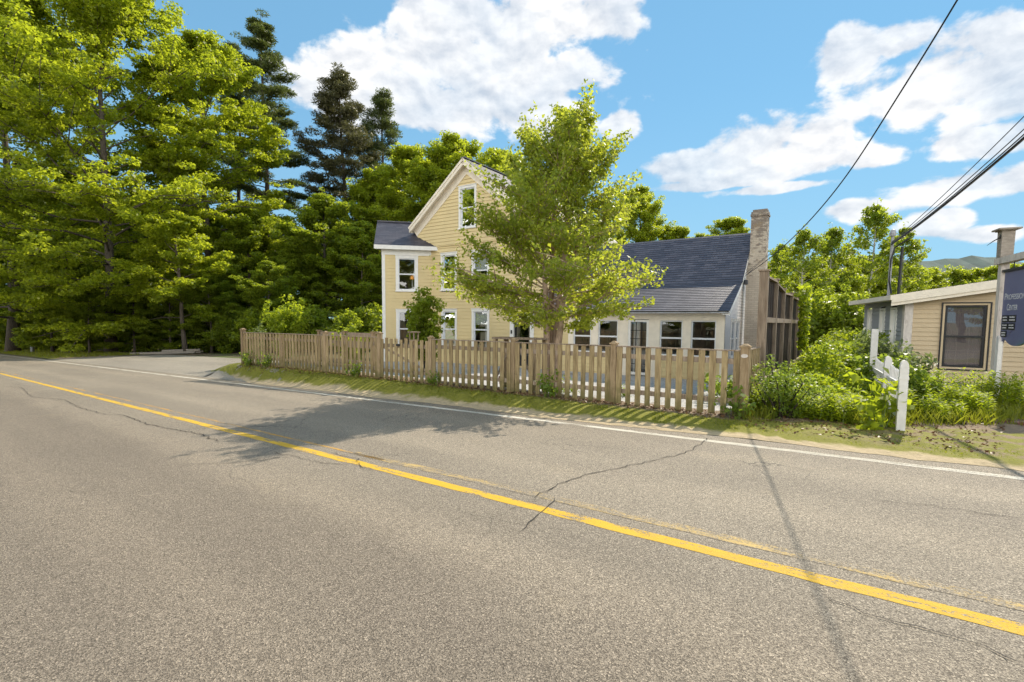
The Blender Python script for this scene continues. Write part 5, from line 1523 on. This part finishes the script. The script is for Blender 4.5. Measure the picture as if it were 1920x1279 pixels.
# plants at the foot of the fence
S3 = make_shrub('fence_weed', 'leafy weed climbing the pickets beside the gate', 'weed', tuple((FR+FT*(fpos(672))+FN*.12)[:2])+(-.02,), .42, .2, 7, 150, (.075, .055), 'green_stem', 'shrub_leaf', 81, .1, r=.006, group='weeds at the foot of the fence')
for px, s, lab in [(1035, 1.25, 'leafy weed at the fence below the birch trunk'), (1392, 1.2, 'leafy weed at the foot of the corner post'), (820, .8, 'small leafy weed just right of the gate'), (505, 1.1, 'leafy weed at the left end of the fence'), (470, 1.2, 'leafy weed at the foot of the left end post')]:
    p = FR+FT*fpos(px)+FN*.1; copy_thing(S3, (p[0], p[1], gz(p[0], p[1])), px*.1, s, lab, 'weeds at the foot of the fence')
# small plants on the gravel
x = gp(1170, 13.5)
S4 = make_shrub('yard_plant', 'low green plant on the gravel behind the fence by the french door', 'plant', x, .35, .25, 8, 180, (.08, .05), 'green_stem', 'shrub_leaf', 82, .1, r=.005, group='plants on the gravel yard')
for px, d, s, lab in [(1378, 12.5, 2.6, 'bright bush behind the right end bay of the fence'), (1345, 14, 1.6, 'green plant at the corner of the sunroom'), (1060, 12.5, 1.1, 'low green plant on the gravel near the birch trunk')]:
    copy_thing(S4, gp(px, d), px*.3, s, lab, 'plants on the gravel yard')

# far hill
m = MB(); hs = []
for i, px in enumerate(np.linspace(1350, 2300, 40)):
    d = 1700; top = 1.5+(612-(487+9*((px-1800)/170)**2+4*math.sin(px*.03)+2*math.sin(px*.11)))/F*d
    top = max(10, top); hs.append((at(px, d), d, top))
for i, (x, y, t) in enumerate(hs):
    m.v += [(x, y-500, -60), (x, y-180, t*.62), (x, y, t), (x, y+600, -60)]
    if i:
        for j in range(3): k = 4*i+j; m.f.append((k-4, k, k+1, k-3))
struct('hills', m, 'hill_forest')

# ------------------------------------------------------------------ sky, sun
SUN_EL = math.radians(43); SX, SY = .66, .751
w = bpy.data.worlds.new('World'); SC.world = w; w.use_nodes = True
nt = w.node_tree; bg = nt.nodes['Background']; outw = nt.nodes['World Output']
sky = nd(nt, 'ShaderNodeTexSky', {'sky_type': 'NISHITA', 'sun_disc': False, 'sun_elevation': SUN_EL, 'sun_rotation': math.atan2(SX, SY), 'air_density': 1.0, 'dust_density': .0, 'ozone_density': 3.0})
STR = .13
dirv = nd(nt, 'ShaderNodeVectorMath', {'operation': 'NORMALIZE'}, i0=coords(nt, 'Generated')).outputs[0]
sep = nd(nt, 'ShaderNodeSeparateXYZ', None, Vector=dirv)
az = math_(nt, 'ARCTAN2', sep.outputs[0], sep.outputs[1]); el = math_(nt, 'ARCSINE', sep.outputs[2])
ae = nd(nt, 'ShaderNodeCombineXYZ', None, X=az, Y=el, Z=0.0).outputs[0]
def ellipse(px, py, rx, ry):
    d = ray(px, py); d = d/np.linalg.norm(d); a0, e0 = math.atan2(d[0], d[1]), math.asin(d[2])
    c = math.hypot(d[0], d[1]); ra, re = rx/F*abs(d[1])/c*c, ry/F*c
    v = nd(nt, 'ShaderNodeVectorMath', {'operation': 'SUBTRACT'}, i0=ae, i1=(a0, e0, 0)).outputs[0]
    v = nd(nt, 'ShaderNodeVectorMath', {'operation': 'MULTIPLY'}, i0=v, i1=(1/ra, 1/re, 1)).outputs[0]
    l = nd(nt, 'ShaderNodeVectorMath', {'operation': 'LENGTH'}, i0=v).outputs['Value']
    return math_(nt, 'SUBTRACT', 1.0, l)
E_ = [(800, 30, 110, 60), (960, 45, 260, 70), (1120, 40, 110, 48), (755, 40, 45, 32), (850, 110, 230, 55), (950, 150, 220, 55), (1090, 130, 80, 50), (680, 140, 130, 50), (800, 200, 320, 52), (1000, 215, 170, 60), (1160, 235, 45, 28), (640, 190, 120, 50),
      (1420, 275, 95, 42), (1520, 270, 80, 36), (1330, 315, 120, 32), (1480, 308, 180, 28), (1640, 297, 60, 20), (1350, 345, 170, 12), (1460, 352, 130, 10),
      (1600, 105, 75, 42), (1680, 75, 60, 30), (1740, 160, 150, 55), (1860, 150, 110, 50), (1690, 180, 90, 36), (1860, 200, 100, 28), (1860, 262, 120, 26), 
      (1790, 350, 110, 26), (1900, 340, 70, 26), (1760, 418, 55, 20), (1850, 440, 60, 14), (1600, 395, 70, 18), (1880, 70, 60, 30)]
mask = None
for e in E_:
    k = ellipse(*e); mask = k if mask is None else math_(nt, 'MAXIMUM', mask, k)
# loose clouds added in the unseen sky behind the camera, as facade fill
pl_ = nd(nt, 'ShaderNodeVectorMath', {'operation': 'MULTIPLY'}, i0=dirv, i1=(1, 1, 2.6)).outputs[0]
oth = math_(nt, 'MULTIPLY', math_(nt, 'SUBTRACT', noise(nt, pl_, 2.2, 3, .5), .47), 5.0)
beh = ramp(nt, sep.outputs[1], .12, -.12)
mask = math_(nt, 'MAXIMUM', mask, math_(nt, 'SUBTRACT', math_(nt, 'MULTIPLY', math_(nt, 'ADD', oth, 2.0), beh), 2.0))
cv = nd(nt, 'ShaderNodeVectorMath', {'operation': 'MULTIPLY'}, i0=ae, i1=(1, 1.55, 1)).outputs[0]
f1 = noise(nt, cv, 10, 9, .55, .15)
f2 = noise(nt, nd(nt, 'ShaderNodeVectorMath', {'operation': 'ADD'}, i0=cv, i1=(.006, .020, 0)).outputs[0], 10, 9, .55, .15)
f3 = noise(nt, cv, 3.5, 4, .5)
dens = math_(nt, 'ADD', math_(nt, 'MULTIPLY', mask, .9), math_(nt, 'MULTIPLY', math_(nt, 'SUBTRACT', f1, .47), 2.1))
alpha = ramp(nt, dens, .03, .34)
thin = nd(nt, 'ShaderNodeMapRange', None, i0=f3, i1=.35, i2=.6, i3=.78, i4=1.0).outputs[0]
alpha = math_(nt, 'MULTIPLY', alpha, thin, True)
lit = math_(nt, 'ADD', .70, math_(nt, 'ADD', math_(nt, 'MULTIPLY', math_(nt, 'SUBTRACT', f1, f2), 3.6), math_(nt, 'MULTIPLY', math_(nt, 'SUBTRACT', f3, .5), 1.4)), True)
CLV = .47
ccol = mixc(nt, lit, (.60*CLV, .65*CLV, .73*CLV), (1.0*CLV, 1.0*CLV, 1.0*CLV))
# the added clouds face the sun, brightened low down to light the facades
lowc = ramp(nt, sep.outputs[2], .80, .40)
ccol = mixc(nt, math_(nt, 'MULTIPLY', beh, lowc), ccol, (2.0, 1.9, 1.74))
skyc = mixc(nt, 1.0, sky.outputs[0], (STR, STR, STR), 'MULTIPLY')
skyc = nd(nt, 'ShaderNodeGamma', None, Color=skyc, Gamma=.34).outputs[0]      # gentler fall-off round the sun
skyc = mixc(nt, 1.0, skyc, (.170, .314, .408), 'MULTIPLY')
skyc = mixc(nt, math_(nt, 'MULTIPLY', ramp(nt, sep.outputs[2], .42, .02), .55), skyc, (.172, .288, .368))
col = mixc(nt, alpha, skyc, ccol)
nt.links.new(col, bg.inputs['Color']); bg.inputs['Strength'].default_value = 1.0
sd = bpy.data.lights.new('sun', 'SUN'); so = bpy.data.objects.new('sun', sd); COL.objects.link(so)
sd.energy = 2.9; sd.angle = math.radians(.5); sd.color = (1.0, .90, .74)
v = Vector((-SX*math.cos(SUN_EL), -SY*math.cos(SUN_EL), -math.sin(SUN_EL)))
so.rotation_euler = v.to_track_quat('-Z', 'Y').to_euler(); so.location = (20, 20, 30)

SC.render.engine = 'CYCLES'
SC.view_settings.view_transform = 'Standard'; SC.view_settings.look = 'None'
SC.view_settings.gamma = 1; SC.view_settings.exposure = 1.2
cy = SC.cycles
cy.use_denoising = True
cy.max_bounces = 10; cy.diffuse_bounces = 6; cy.glossy_bounces = 3; cy.transmission_bounces = 6; cy.transparent_max_bounces = 8
cy.sample_clamp_indirect = 6
bpy.context.view_layer.update()
